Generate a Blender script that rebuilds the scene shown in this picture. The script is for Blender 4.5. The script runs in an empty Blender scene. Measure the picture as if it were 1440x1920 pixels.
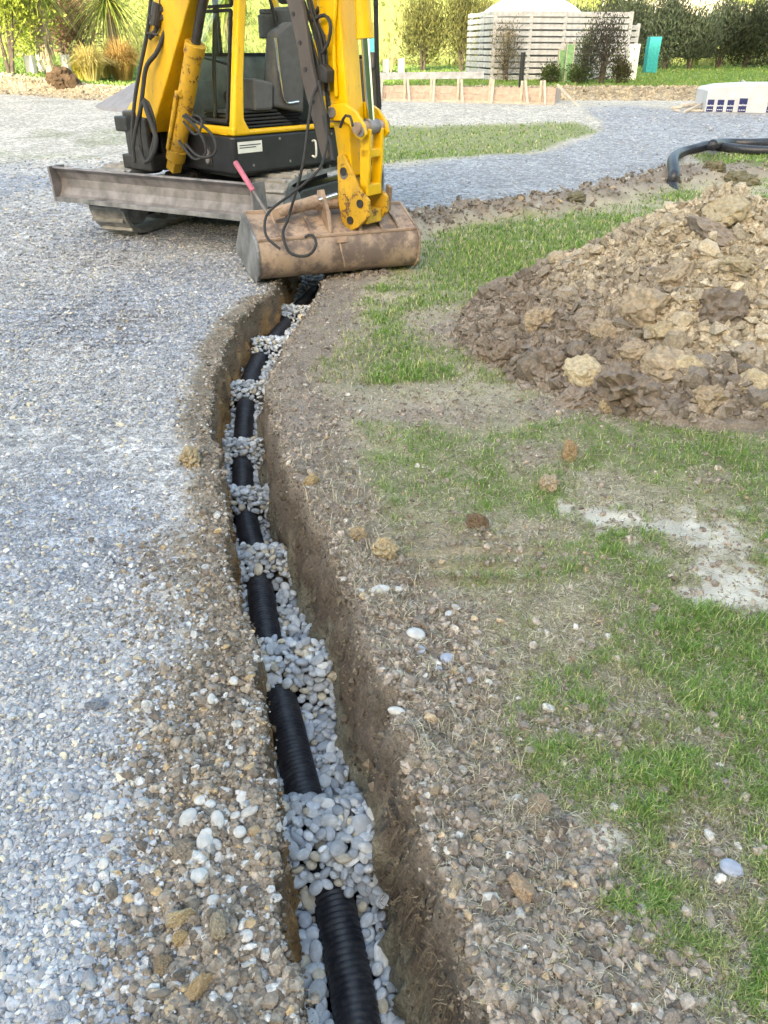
import bpy, math, random
import numpy as np
from mathutils import Vector, Matrix
random.seed(7); rng = np.random.default_rng(11)
scene = bpy.context.scene
C = scene.collection
R = math.radians

# ------------------------------------------------------------------ camera
EYE = 1.55; PITCH = 31.1; F = 1443.0
cam_data = bpy.data.cameras.new('camera'); cam = bpy.data.objects.new('camera', cam_data); C.objects.link(cam)
cam.location = (0, 0, EYE); cam.rotation_euler = (R(90 - PITCH), 0, 0)
cam_data.sensor_fit = 'VERTICAL'; cam_data.sensor_height = 24.0; cam_data.lens = 24.0 * F / 1920
cam_data.clip_start = 0.05; cam_data.clip_end = 1000
scene.camera = cam
scene.render.resolution_x = 768; scene.render.resolution_y = 1024

# ------------------------------------------------------------------ light
SUN_EL = 18.0; SUN_AZ_X = -0.22                     # the sun stands low behind the photographer, a little to the left
sun_dir = Vector((SUN_AZ_X, -math.sqrt(1 - SUN_AZ_X ** 2), 0)) * math.cos(R(SUN_EL)) + Vector((0, 0, math.sin(R(SUN_EL))))
world = bpy.data.worlds.new('World'); scene.world = world; world.use_nodes = True
wn = world.node_tree.nodes; wl = world.node_tree.links
sky = wn.new('ShaderNodeTexSky'); sky.sky_type = 'NISHITA'; sky.sun_disc = False
sky.sun_elevation = R(SUN_EL); sky.sun_rotation = math.atan2(sun_dir.x, sun_dir.y)
sky.air_density = 1.0; sky.dust_density = 3.0; sky.ozone_density = 0.6
bg = wn['Background']; bg.inputs['Strength'].default_value = 0.15
wl.new(sky.outputs[0], bg.inputs['Color'])
sd = bpy.data.lights.new('sun', 'SUN'); sd.energy = 2.0; sd.angle = R(0.6); sd.color = (1.0, 0.93, 0.80)
sun = bpy.data.objects.new('sun', sd); C.objects.link(sun)
sun.rotation_euler = sun_dir.to_track_quat('Z', 'Y').to_euler()
vs = scene.view_settings; vs.view_transform = 'Standard'; vs.look = 'None'; vs.gamma = 1.0; vs.use_curve_mapping = False
vs.exposure = 2.68
vs.use_white_balance = True; vs.white_balance_temperature = 7600; vs.white_balance_tint = 4
scene.cycles.max_bounces = 6; scene.cycles.diffuse_bounces = 3; scene.cycles.transparent_max_bounces = 12

# ------------------------------------------------------------------ helpers
CP, SP = math.cos(R(PITCH)), math.sin(R(PITCH))
def at(px, py, z=0.0):
    """point of the level z that the survey pixel (1440 x 1920) shows"""
    a = (px - 720) / F; b = (py - 960) / F
    d = (a, CP - b * SP, -SP - b * CP)
    t = (z - EYE) / d[2]
    return Vector((d[0] * t, d[1] * t, z))
def atY(px, py, Y):
    a = (px - 720) / F; b = (py - 960) / F
    d = (a, CP - b * SP, -SP - b * CP); t = Y / d[1]
    return Vector((d[0] * t, Y, EYE + d[2] * t))
def pix(X, Y, Z=0.0):
    zc = Y * CP + (EYE - Z) * SP
    zc = np.maximum(zc, 0.05)
    return 720 + F * X / zc, 960 + F * ((EYE - Z) * CP - Y * SP) / zc
def sc_at(X, Y, Z=0.0):
    return F / np.maximum(Y * CP + (EYE - Z) * SP, 0.3)
def lin(r, g, b):
    f = lambda c: (c / 255) / 12.92 if c / 255 <= 0.04045 else ((c / 255 + 0.055) / 1.055) ** 2.4
    return np.array((f(r), f(g), f(b)))
def smooth(e0, e1, x):
    t = np.clip((x - e0) / (e1 - e0), 0, 1); return t * t * (3 - 2 * t)
def _h(ix, iy, seed):
    n = (ix.astype(np.int64) * 374761393 + iy.astype(np.int64) * 668265263 + seed * 982451653) & 0xffffffff
    n = ((n ^ (n >> 13)) * 1274126177) & 0xffffffff
    n = (n ^ (n >> 16)) & 0xffffffff
    return n / 4294967295.0
def vn(x, y, seed=0):
    x = np.asarray(x, float); y = np.asarray(y, float)
    ix = np.floor(x); iy = np.floor(y); fx = x - ix; fy = y - iy
    fx = fx * fx * (3 - 2 * fx); fy = fy * fy * (3 - 2 * fy)
    a = _h(ix, iy, seed); b = _h(ix + 1, iy, seed); c = _h(ix, iy + 1, seed); d = _h(ix + 1, iy + 1, seed)
    return (a * (1 - fx) + b * fx) * (1 - fy) + (c * (1 - fx) + d * fx) * fy
def fbm(x, y, s, o=4, seed=0):
    v = 0; a = 0.5; t = 0
    for k in range(o):
        v = v + a * vn(x * s, y * s, seed + k * 17); t += a; a *= 0.5; s *= 2.03
    return v / t

def tagit(o, label=None, cat=None, group=None, kind=None):
    if label: o['label'] = label
    if cat: o['category'] = cat
    if group: o['group'] = group
    if kind: o['kind'] = kind
    return o
WLOC = {}
def empty(name, loc, label=None, cat=None, group=None, parent=None):
    o = bpy.data.objects.new(name, None); C.objects.link(o); o.empty_display_size = 0.2
    o.location = loc; WLOC[o.name] = Vector(loc)
    tagit(o, label, cat, group)
    return o
def link(o, parent=None, origin=None):
    C.objects.link(o)
    WLOC[o.name] = Vector(origin) if origin is not None else Vector((0, 0, 0))
    if parent is not None:
        o.parent = parent
        o.matrix_parent_inverse = Matrix.Translation(-WLOC[parent.name])
    return o
def quat_mats(rot):
    """euler xyz (N,3) -> (N,3,3)"""
    cx, sx = np.cos(rot[:, 0]), np.sin(rot[:, 0]); cy, sy = np.cos(rot[:, 1]), np.sin(rot[:, 1]); cz, sz = np.cos(rot[:, 2]), np.sin(rot[:, 2])
    M = np.empty((len(rot), 3, 3))
    M[:, 0, 0] = cy * cz; M[:, 0, 1] = sx * sy * cz - cx * sz; M[:, 0, 2] = cx * sy * cz + sx * sz
    M[:, 1, 0] = cy * sz; M[:, 1, 1] = sx * sy * sz + cx * cz; M[:, 1, 2] = cx * sy * sz - sx * cz
    M[:, 2, 0] = -sy; M[:, 2, 1] = sx * cy; M[:, 2, 2] = cx * cy
    return M
def np_mesh(name, V, tris=None, quads=None, col=None, smooth_=False, extra=None):
    me = bpy.data.meshes.new(name)
    nt = 0 if tris is None else len(tris); nq = 0 if quads is None else len(quads)
    me.vertices.add(len(V)); me.vertices.foreach_set('co', np.ascontiguousarray(V, dtype=np.float32).ravel())
    loops = []
    if nt: loops.append(np.asarray(tris, dtype=np.int32).ravel())
    if nq: loops.append(np.asarray(quads, dtype=np.int32).ravel())
    L = np.concatenate(loops)
    me.loops.add(len(L)); me.loops.foreach_set('vertex_index', L)
    me.polygons.add(nt + nq)
    st = np.concatenate([np.arange(nt) * 3, nt * 3 + np.arange(nq) * 4]).astype(np.int32)
    me.polygons.foreach_set('loop_start', st)
    me.polygons.foreach_set('use_smooth', np.full(nt + nq, smooth_, dtype=bool))
    me.update(calc_edges=True)
    if col is not None:
        a = me.color_attributes.new('Col', 'FLOAT_COLOR', 'POINT')
        c4 = np.ones((len(V), 4), dtype=np.float32); c4[:, :3] = col
        a.data.foreach_set('color', c4.ravel())
    if extra is not None:
        for k, v in extra.items():
            a = me.color_attributes.new(k, 'FLOAT_COLOR', 'POINT')
            c4 = np.ones((len(V), 4), dtype=np.float32); c4[:, :3] = v
            a.data.foreach_set('color', c4.ravel())
    return me
import bmesh
def ico(sub, seed=0, rough=0.18, angular=False, squash=(1, 1, 1), crumble=0.0):
    bm = bmesh.new(); bmesh.ops.create_icosphere(bm, subdivisions=sub, radius=1.0)
    V = np.array([v.co[:] for v in bm.verts]); T = np.array([[v.index for v in f.verts] for f in bm.faces]); bm.free()
    r = np.random.default_rng(seed)
    if angular:
        for k in range(5):                                  # chop flats
            n = r.normal(size=3); n /= np.linalg.norm(n); d = r.uniform(0.55, 0.85)
            s = V @ n; m = s > d; V[m] -= np.outer(s[m] - d, n)
        V *= 1 + r.uniform(-rough, rough, (len(V), 1))
    else:
        for k in range(4):
            n = r.normal(size=3); n /= np.linalg.norm(n); ph = r.uniform(0, 6)
            V *= (1 + rough * 0.35 * np.sin(2.1 * (V @ n) + ph))[:, None]
    if crumble: V *= 1 + r.uniform(-crumble, crumble, (len(V), 1))
    V *= np.array(squash)
    return V, T
def octa(seed, squash=(1.1, .95, .7)):
    r = np.random.default_rng(seed); V = np.array([[1, 0, 0], [-1, 0, 0], [0, 1, 0], [0, -1, 0], [0, 0, 1], [0, 0, -1]], float)
    V = V * r.uniform(.85, 1.25, (6, 1)) + r.normal(0, .15, (6, 3)); T = np.array([[0, 2, 4], [2, 1, 4], [1, 3, 4], [3, 0, 4], [2, 0, 5], [1, 2, 5], [3, 1, 5], [0, 3, 5]])
    return V * np.array(squash), T
def join_instances(name, protos, pos, rot, scl, col, smooth_=False, jitter=0.0, hi=None, hi_mask=None):
    """one mesh out of many placed prototypes"""
    Vs, Ts, Cs = [], [], []; off = 0
    pid = rng.integers(0, len(protos), len(pos)); M = quat_mats(rot)
    if hi is not None:                                          # the larger pieces get the finer shapes
        pid = np.where(hi_mask, len(protos) + rng.integers(0, len(hi), len(pos)), pid); protos = list(protos) + list(hi)
    for k, (V, T) in enumerate(protos):
        idx = np.nonzero(pid == k)[0]
        if not len(idx): continue
        P = np.einsum('nij,nvj->nvi', M[idx], V[None] * scl[idx][:, None, :]) + pos[idx][:, None, :]
        n, v = P.shape[:2]
        Vs.append(P.reshape(-1, 3)); Ts.append((T[None] + (np.arange(n) * v)[:, None, None] + off).reshape(-1, T.shape[1]))
        cc = np.repeat(col[idx], v, axis=0)
        if jitter: cc = cc * (1 + rng.uniform(-jitter, jitter, (len(cc), 1)))
        Cs.append(cc); off += n * v
    T = np.concatenate(Ts)
    return np_mesh(name, np.concatenate(Vs), tris=T if T.shape[1] == 3 else None, quads=T if T.shape[1] == 4 else None, col=np.concatenate(Cs), smooth_=smooth_)

# ------------------------------------------------------------------ materials
def newmat(name):
    m = bpy.data.materials.new(name); m.use_nodes = True
    return m, m.node_tree.nodes, m.node_tree.links, m.node_tree.nodes['Principled BSDF']
def ramp(nodes, pts):
    r = nodes.new('ShaderNodeValToRGB'); e = r.color_ramp.elements
    while len(e) < len(pts): e.new(0.5)
    for k, (p, c) in enumerate(pts):
        e[k].position = p; e[k].color = (*c, 1) if not np.isscalar(c) else (c, c, c, 1)
    return r
def tex(nodes, links, kind, scale, coord='Object', detail=4, rough=0.6, dim=None, vscale=None):
    tc = nodes.new('ShaderNodeTexCoord'); t = nodes.new('ShaderNodeTex' + kind)
    t.inputs['Scale'].default_value = scale
    if kind == 'Noise': t.inputs['Detail'].default_value = detail; t.inputs['Roughness'].default_value = rough
    src = tc.outputs[coord]
    if vscale:
        mp = nodes.new('ShaderNodeMapping'); mp.inputs['Scale'].default_value = vscale; links.new(src, mp.inputs['Vector']); src = mp.outputs[0]
    links.new(src, t.inputs['Vector'])
    return t
def mix(nodes, links, blend, fac, a, b):
    m = nodes.new('ShaderNodeMix'); m.data_type = 'RGBA'; m.blend_type = blend; m.clamp_factor = True
    for sock, v in ((m.inputs['Factor'], fac), (m.inputs[6], a), (m.inputs[7], b)):
        if hasattr(v, 'is_linked') or isinstance(v, bpy.types.NodeSocket): links.new(v, sock)
        elif np.isscalar(v): sock.default_value = v if sock.type == 'VALUE' else (v, v, v, 1)
        else: sock.default_value = (*v, 1)
    return m.outputs[2]
def math_(nodes, links, op, a, b=0.0):
    m = nodes.new('ShaderNodeMath'); m.operation = op
    for k, v in ((0, a), (1, b)):
        if isinstance(v, bpy.types.NodeSocket): links.new(v, m.inputs[k])
        else: m.inputs[k].default_value = v
    return m.outputs[0]
def bump(nodes, links, bsdf, height, strength=0.5, dist=0.01):
    b = nodes.new('ShaderNodeBump'); b.inputs['Strength'].default_value = strength; b.inputs['Distance'].default_value = dist
    links.new(height, b.inputs['Height']); links.new(b.outputs[0], bsdf.inputs['Normal'])
def simple(name, rgb, rough=0.6, metal=0.0, var=0.15, scale=12, bumpd=0.0, bscale=60):
    m, n, l, b = newmat(name)
    t = tex(n, l, 'Noise', scale, detail=6)
    rr = ramp(n, [(0.25, 1 - var * 1.6), (0.75, 1 + var)]); l.new(t.outputs['Fac'], rr.inputs[0])
    l.new(mix(n, l, 'MULTIPLY', 1.0, tuple(rgb), rr.outputs[0]), b.inputs['Base Color'])
    b.inputs['Roughness'].default_value = rough; b.inputs['Metallic'].default_value = metal
    if bumpd:
        t2 = tex(n, l, 'Noise', bscale, detail=5); bump(n, l, b, t2.outputs['Fac'], 0.6, bumpd)
    return m
def attr_mat(name, rough=0.85, scale=40, var=0.25, bumpd=0.002, bscale=120, objcol=False, spec=0.3, trans=0.0, voro=False, speck=0.0):
    m, n, l, b = newmat(name)
    if objcol:
        a = n.new('ShaderNodeObjectInfo'); src = a.outputs['Color']
    else:
        a = n.new('ShaderNodeAttribute'); a.attribute_name = 'Col'; src = a.outputs['Color']
    t = tex(n, l, 'Noise', scale, detail=5)
    rr = ramp(n, [(0.28, 1 - var), (0.72, 1 + var)]); l.new(t.outputs['Fac'], rr.inputs[0])
    c = mix(n, l, 'MULTIPLY', 1.0, src, rr.outputs[0])
    l.new(c, b.inputs['Base Color']); b.inputs['Roughness'].default_value = rough
    b.inputs['Specular IOR Level'].default_value = spec
    if bumpd:
        t2 = tex(n, l, 'Noise', bscale, detail=6, rough=0.7); bump(n, l, b, t2.outputs['Fac'], 0.8, bumpd)
    if trans:
        tr = n.new('ShaderNodeBsdfTranslucent'); l.new(c, tr.inputs['Color'])
        ms = n.new('ShaderNodeMixShader'); ms.inputs[0].default_value = trans
        l.new(b.outputs[0], ms.inputs[1]); l.new(tr.outputs[0], ms.inputs[2]); l.new(ms.outputs[0], n['Material Output'].inputs['Surface'])
    return m
def paint(name, rgb, rust=0.3, rscale=9, rough=0.4, dirt=0.25, rustcol=(0.12, 0.045, 0.02), soft=0.025):
    """machine paint with chips, rust and grime"""
    m, n, l, b = newmat(name)
    t = tex(n, l, 'Noise', rscale, detail=9, rough=0.72)
    g = ramp(n, [(0.35, 1.0), (0.8, 1 - dirt)]); t2 = tex(n, l, 'Noise', 3.5, detail=5, vscale=(1, 1, 0.4)); l.new(t2.outputs['Fac'], g.inputs[0])
    base = mix(n, l, 'MULTIPLY', 1.0, tuple(rgb), g.outputs[0])
    t3 = tex(n, l, 'Noise', 26, detail=8, rough=0.8, vscale=(1, 1, 0.3)); sf = ramp(n, [(0.56, 0.0), (0.63, 1.0)]); l.new(t3.outputs['Fac'], sf.inputs[0])
    base = mix(n, l, 'MIX', math_(n, l, 'MULTIPLY', sf.outputs[0], min(0.75, dirt * 1.1)), base, (0.16, 0.125, 0.09))
    th = 0.74 - rust * 0.36
    r1 = ramp(n, [(th, 0.0), (th + soft, 1.0)]); l.new(t.outputs['Fac'], r1.inputs[0])
    rc = mix(n, l, 'MIX', t2.outputs['Fac'], tuple(rustcol), tuple(np.array(rustcol) * 0.45))
    l.new(mix(n, l, 'MIX', r1.outputs[0], base, rc), b.inputs['Base Color'])
    rr = mix(n, l, 'MIX', r1.outputs[0], rough, 0.85); l.new(rr, b.inputs['Roughness'])
    inv = math_(n, l, 'SUBTRACT', 1.0, r1.outputs[0]); bump(n, l, b, inv, 0.5, 0.001)
    return m
# ------------------------------------------------------------------ the lie of the land
def terr(X, Y):
    z = 0.39 * smooth(12, 22, Y)
    edge = 23.2 + 0.7 * (fbm(X, Y, 0.35, 3, 5) - 0.5)
    z = z + 0.24 * smooth(edge - 0.55, edge + 0.35, Y)
    z = z + 0.2 * smooth(25, 37, Y)
    hill = np.maximum(Y - (41 + 0.02 * X * 0), 0)
    z = z + hill * 0.33 * smooth(0, 12, hill) + 1.3 * (fbm(X, Y, 0.09, 4, 9) - 0.5) * smooth(2, 25, hill)
    z = z + 0.35 * smooth(-7, -11, X) * smooth(19, 25, Y)
    return z
def px_table(rows, col):
    ys = []; xs = []
    for px, py in rows:
        p = at(px, py); ys.append(p.y); xs.append(p.x)
    o = np.argsort(ys); return np.array(ys)[o], np.array(xs)[o]
RIM_R = px_table([(900,1920),(862,1760),(805,1600),(745,1400),(690,1200),(640,1080),(592,980),(547,890),(517,800),(508,720),(530,660),(570,600),(600,552)], 0)
RIM_L = px_table([(555,1920),(535,1700),(508,1500),(480,1300),(452,1150),(422,1040),(415,900),(403,820),(392,760),(402,700),(424,640),(456,590),(510,548)], 0)
def ext(tab, Y):
    ys, xs = tab
    v = np.interp(Y, ys, xs)
    s0 = (xs[1] - xs[0]) / (ys[1] - ys[0])
    v = np.where(Y < ys[0], xs[0] + (Y - ys[0]) * s0 * 0.8, v)
    v = np.where(Y > ys[-1], xs[-1] + np.minimum(Y - ys[-1], 1.6) * 0.04, v)
    return v
def sm_table(tab, w=0.16):
    ys = np.arange(-32, 10, 0.05); v = ext(tab, ys)
    k = np.exp(-0.5 * (np.arange(-12, 13) * 0.05 / w) ** 2); k /= k.sum()
    return ys[12:-12], np.convolve(v, k, 'valid')
TR, TL = sm_table(RIM_R), sm_table(RIM_L)
def XR(Y): return np.interp(Y, *TR) + 0.050 * (fbm(Y, 0 * Y, 5.0, 3, 31) - 0.5) + 0.016 * (vn(Y * 31, 0 * Y, 32) - 0.5) + 0.022 * (smooth(.55, .62, vn(Y * 11, 0 * Y, 33)) - .4)
def XL(Y): return np.interp(Y, *TL) + 0.050 * (fbm(Y, 0 * Y, 4.0, 3, 41) - 0.5) + 0.016 * (vn(Y * 37, 0 * Y, 42) - 0.5) + 0.020 * (smooth(.55, .62, vn(Y * 9, 0 * Y, 43)) - .4)
TRENCH_END = 7.6
def rise(Y): return 0.10 * smooth(3.4, 5.2, Y)
def tdepth(Y): return (0.52 - rise(Y)) * smooth(TRENCH_END, TRENCH_END - 0.5, Y)

# masks, read off the photograph's ground as outlines on the level ground
def poly_mask(PX, PY, poly, soft):
    poly = np.array(poly, float); inside = np.zeros(PX.shape, bool); d2 = np.full(PX.shape, 1e12)
    n = len(poly)
    for i in range(n):
        x0, y0 = poly[i]; x1, y1 = poly[(i + 1) % n]
        cond = ((y0 > PY) != (y1 > PY)); xi = (x1 - x0) * (PY - y0) / ((y1 - y0) if y1 != y0 else 1e-9) + x0
        inside ^= cond & (PX < xi)
        ex, ey = x1 - x0, y1 - y0; L = ex * ex + ey * ey + 1e-9
        t = np.clip(((PX - x0) * ex + (PY - y0) * ey) / L, 0, 1)
        d2 = np.minimum(d2, (PX - x0 - t * ex) ** 2 + (PY - y0 - t * ey) ** 2)
    d = np.sqrt(d2); d = np.where(inside, d, -d)
    return smooth(-soft, soft, d)
def blob(PX, PY, cx, cy, rx, ry, p=1.0):
    return np.exp(-(((PX - cx) / rx) ** 2 + ((PY - cy) / ry) ** 2) * p)
ROAD = [(560,560),(600,500),(690,440),(740,412),(860,395),(1000,382),(1110,362),(1200,342),(1290,292),(1440,283),(1700,275),(3400,225),(3400,186),(1500,216),(1300,205),(1180,196),(1090,200),(1130,232),(1115,255),(1010,285),(860,300),(760,312),(700,312),(560,340),(380,560)]
PILE = (2.06, 4.74)
def masks(X, Y):
    """grass, straw, soil, gravel, road, pale at ground points"""
    PX, PY = pix(X, Y)
    far = Y > 14
    PXf, PYf = pix(X, Y, terr(X, Y)); PX = np.where(far, PXf, PX); PY = np.where(far, PYf, PY)
    n1 = fbm(X, Y, 2.2, 4, 3); n2 = fbm(X, Y, 7.0, 4, 4); n3 = fbm(X, Y, 0.8, 3, 6)
    WX = PX + 60 * (n2 - 0.5) * np.clip(PY / 900, 0.1, 1); WY = PY + 50 * (n1 - 0.5) * np.clip((PY - 120) / 700, 0.0, 1)
    xr, xl = XR(Y), XL(Y); dR = X - xr; dL = xl - X
    right = (dR > -0.15) & (Y < 40)
    # gravel of the drive on the left of the trench, and everywhere behind the digger
    road = poly_mask(WX, WY, ROAD, 7)
    left = (X < (xr + xl) / 2).astype(float)
    gravel = np.maximum(left * smooth(0.12, 0.42, dL * (1 + 0.9 * smooth(1.6, 3.0, Y)) + 0.28 * (n1 - 0.5)), road)
    back = smooth(318, 300, WY)
    # grass
    n5 = fbm(X, Y, 24, 3, 78)
    g = 0.20 + 0.42 * smooth(0.40, 0.60, n1) + 0.28 * smooth(0.42, 0.6, n2)
    for cx, cy, rx, ry, a in [(1000,470,250,90,1.0),(860,520,120,60,.7),(1100,420,180,40,.8),(1340,860,190,75,1.0),(1250,800,110,50,.9),(910,890,65,75,1.05),(900,850,60,40,.6),
                              (1000,1000,70,60,.55),(1250,1060,80,45,.7),(1400,960,50,60,.8),(1330,1190,200,110,1.1),(1180,1120,130,60,.6),(1300,1330,190,110,.62),(1400,1450,130,150,.75),(1130,1240,120,80,.4),
                              (1180,1700,120,65,1.15),(1270,1760,110,60,.9),(1420,1560,60,120,.9),(1450,1800,110,140,.85),(1040,1470,120,60,.55),(1180,1480,120,60,.5),
                              (720,900,100,100,.55),(780,720,90,55,.45),(740,650,40,50,.45),(700,560,60,35,.35),(780,980,60,25,.3),(880,1400,80,50,.35),(700,880,40,60,.3),
                              (1380,310,120,22,.9),(1000,640,40,40,.2),(1500,1100,120,600,.8),(1250,410,150,30,.7)]:
        g = np.maximum(g, a * blob(WX, WY, cx, cy, rx, ry, 0.8) * (0.72 + 0.5 * n2))
    # bare and pale ground
    pale = 0 * g
    for cx, cy, rx, ry, a in [(1090,1600,85,50,1.6),(1390,1078,130,46,1.6),(1300,985,130,30,1.2),(1140,985,70,32,1.2),(1230,1055,45,14,.8),(1380,1640,90,26,.75),(1370,1730,70,20,.7),(1010,432,45,5,.9),(1200,1560,100,30,.5),
                              (1280,940,60,15,.7)]:
        pale = np.maximum(pale, a * blob(PX + 190 * (n2 - .5), PY + 120 * (n1 - .5) + 70 * (n5 - .5), cx, cy, rx * 1.1, ry * 1.25, 0.9))
    pale = smooth(0.38, 0.95, pale * (0.2 + 0.7 * n2 + 0.75 * n5))
    soil = np.clip(1 - smooth(0.10, 0.36, dR - 0.1 + 0.42 * (n1 - 0.5)), 0, 1)
    for cx, cy, rx, ry, a in [(790,770,120,30,.8),(880,790,60,25,.8),(900,1030,170,45,.55),(870,625,85,38,1.3),(1050,770,130,30,.8),(1080,1380,150,40,.6),(900,1370,90,30,.5),(1340,890,50,25,.6),
                              (990,1860,120,60,.55),(1010,870,60,20,.7),(1300,1560,80,40,.45),(940,1560,90,80,.7),(620,570,60,60,.6),(640,700,70,110,.6),(760,1180,110,90,.6),(1300,1700,60,20,.3),
                              (960,1700,90,120,.6)]:
        soil = np.maximum(soil, a * blob(WX, WY, cx, cy, rx, ry, 0.8) * (0.6 + 0.8 * n2))
    # the second run of the trench: a lip of thrown soil along the road edge
    lip = 0 * g
    pl = [(590,548),(690,462),(790,425),(900,404),(1020,392),(1120,372),(1200,352),(1262,338),(1340,330),(1500,322)]
    for (x0, y0), (x1, y1) in zip(pl[:-1], pl[1:]):
        ex, ey = x1 - x0, (y1 - y0) * 3.0
        t = np.clip(((PX - x0) * ex + (PY - y0) * 3.0 * ey) / (ex * ex + ey * ey), 0, 1)
        d = np.hypot(PX - x0 - t * ex, ((PY - y0) * 3.0 - t * ey)); lip = np.maximum(lip, smooth(62, 12, d * (0.7 + 0.6 * n2)))
    soil = np.maximum(soil, lip * 0.95)
    soilL = left * (1 - smooth(0.12, 0.42, dL * (1 + 0.9 * smooth(1.6, 3.0, Y)) + 0.28 * (n1 - 0.5)))
    for cx, cy, rx, ry, a in [(330,1060,90,60,.75),(260,490,120,22,.45),(270,600,70,18,.4),(300,1180,90,50,.5),(300,1700,60,90,.5)]:
        soilL = np.maximum(soilL, left * a * blob(WX, WY, cx, cy, rx, ry, 0.8) * (0.6 + 0.7 * n2))
    g = g * (1 - 0.32 * blob(PX, PY, 830, 1120, 260, 330, 0.8)) * (0.86 + 0.2 * n1)
    # far belts
    grass_far = np.maximum(poly_mask(WX, WY, [(690,240),(1080,230),(1130,246),(1000,283),(850,301),(700,308),(640,312)], 5) * 0.75, poly_mask(WX, WY, [(1290,292),(1440,284),(1800,274),(1800,335),(1440,338),(1340,322)], 5) * 0.8)
    leftscrub = left * smooth(360, 300, WY) * smooth(200, 230, WY) * smooth(0.50, 0.62, n3) * 0.55
    isfar = back * (1 - grass_far)
    g = np.where(right & (PY > 318), g, 0) * (1 - soil * 0.85) * (1 - pale * 0.9) * (1 - road) * (1 - lip)
    g = g * (X > xr)
    g = np.maximum(g, grass_far * (0.75 + 0.4 * n2) * (1 - road) )
    g = np.maximum(g, leftscrub)
    lawn = smooth(23.6, 24.4, Y)
    dirt = isfar * (1 - road) * (1 - lawn)                         # pale worn ground behind the digger
    return dict(g=np.clip(g, 0, 1.2), pale=pale * (1 - road) * (X > xr - .02) * (PY > 318), soil=np.clip(soil, 0, 1) * (X > xr - .02) * (1 - road * 0.9) * (PY > 300), soilL=soilL * (PY > 318), gravel=np.clip(gravel, 0, 1), road=road,
                dirt=dirt, lawn=lawn, lip=lip, n1=n1, n2=n2, n3=n3, PX=PX, PY=PY, dR=dR, dL=dL, left=left)
def height(X, Y, m=None):
    m = m or masks(X, Y)
    z = terr(X, Y)
    near = smooth(16, 9, Y)
    f1 = fbm(X, Y, 14, 4, 51) - 0.5; f2 = fbm(X, Y, 45, 3, 52) - 0.5; f3 = fbm(X, Y, 3, 3, 53) - 0.5
    sol = np.maximum(m['soil'], m['soilL'])
    z = z + near * (0.035 * f3 + sol * (0.050 * f1 + 0.020 * f2) + (1 - sol) * 0.016 * f1 + 0.006 * f2)
    z = z + 0.026 * smooth(3.6, 2.6, Y) * np.exp(-(m['dR'] / 0.16) ** 2) * (Y < 6.6) * (X > 0 * X - 9) * (m['dR'] > 0)
    z = z + m['lip'] * 0.12 * (0.1 + 1.8 * (fbm(X, Y, 9, 3, 57))) * smooth(6.5, 7.0, Y)
    # prints of the digger's tracks
    PX, PY = m['PX'], m['PY']
    t1 = blob(PX, PY, 880, 1045, 150, 62, 1.0); z = z + 0.026 * t1 * np.sin(Y * 2 * math.pi / 0.085 + 2.0 * m['n1'])
    t2 = blob(PX, PY, 175, 610, 120, 55, 1.0); z = z + 0.022 * t2 * np.sin((Y + 0.1 * X) * 2 * math.pi / 0.12 + 2.0 * m['n1'])
    t3 = blob(PX, PY, 190, 480, 120, 40, 1.0); z = z + 0.018 * t3 * np.sin((Y + 0.3 * X) * 2 * math.pi / 0.14)
    return z

# ------------------------------------------------------------------ ground mesh (one swept sheet with the trench cut into it)
ys = [-30, -22, -15, -10, -7, -5]
y = -4.0
while y < 0.3: ys.append(y); y += 0.08 if y < -0.6 else 0.02
while y < 9: ys.append(y); y += 0.0092 * (1 + y)
while y < 24: ys.append(y); y += 0.011 * (1 + y)
while y < 165: ys.append(y); y += 0.017 * (1 + y)
ys = np.array(ys); NR = len(ys)
us = [0.0]
while us[-1] < 110: us.append(us[-1] + 0.0065 + 0.0245 * us[-1])
us = np.array(us); NU = len(us); NW, NF = 18, 4
tw = np.linspace(0, 1, NW + 1)[1:]
Y1 = ys[:, None]
xl, xr, dep = XL(ys)[:, None], XR(ys)[:, None], tdepth(ys)[:, None]
XLt = xl - us[::-1][None, :]; XRt = xr + us[None, :]
tl = tw[None, :]
zwl = -dep * tl; zwr = -dep * tl
nzl = fbm(Y1 + 0 * tl, zwl * 1.0 + 3, 9, 4, 61) - 0.5; nzl2 = fbm(Y1 + 0 * tl, zwl + 3, 38, 3, 62) - 0.5
nzr = fbm(Y1 + 0 * tl, zwr * 1.0 + 9, 9, 4, 63) - 0.5; nzr2 = fbm(Y1 + 0 * tl, zwr + 9, 38, 3, 64) - 0.5
env = np.minimum(tl * 6, 1) * (dep > 0.02)
XWL = xl + (0.00 + 0.025 * tl) * (dep / 0.52) + env * (0.05 * nzl + 0.04 * nzl2)
XWR = xr - (0.012 + 0.095 * tl) * (dep / 0.52) - env * (0.075 * nzr + 0.05 * nzr2) + env * 0.007 * np.sin(Y1 * 95 + zwr * 30 + 9 * nzr) * smooth(.3, .6, tl)
tf = np.linspace(0, 1, NF + 2)[1:-1][None, :]
XF = XWL[:, -1:] + (XWR[:, -1:] - XWL[:, -1:]) * tf
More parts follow.
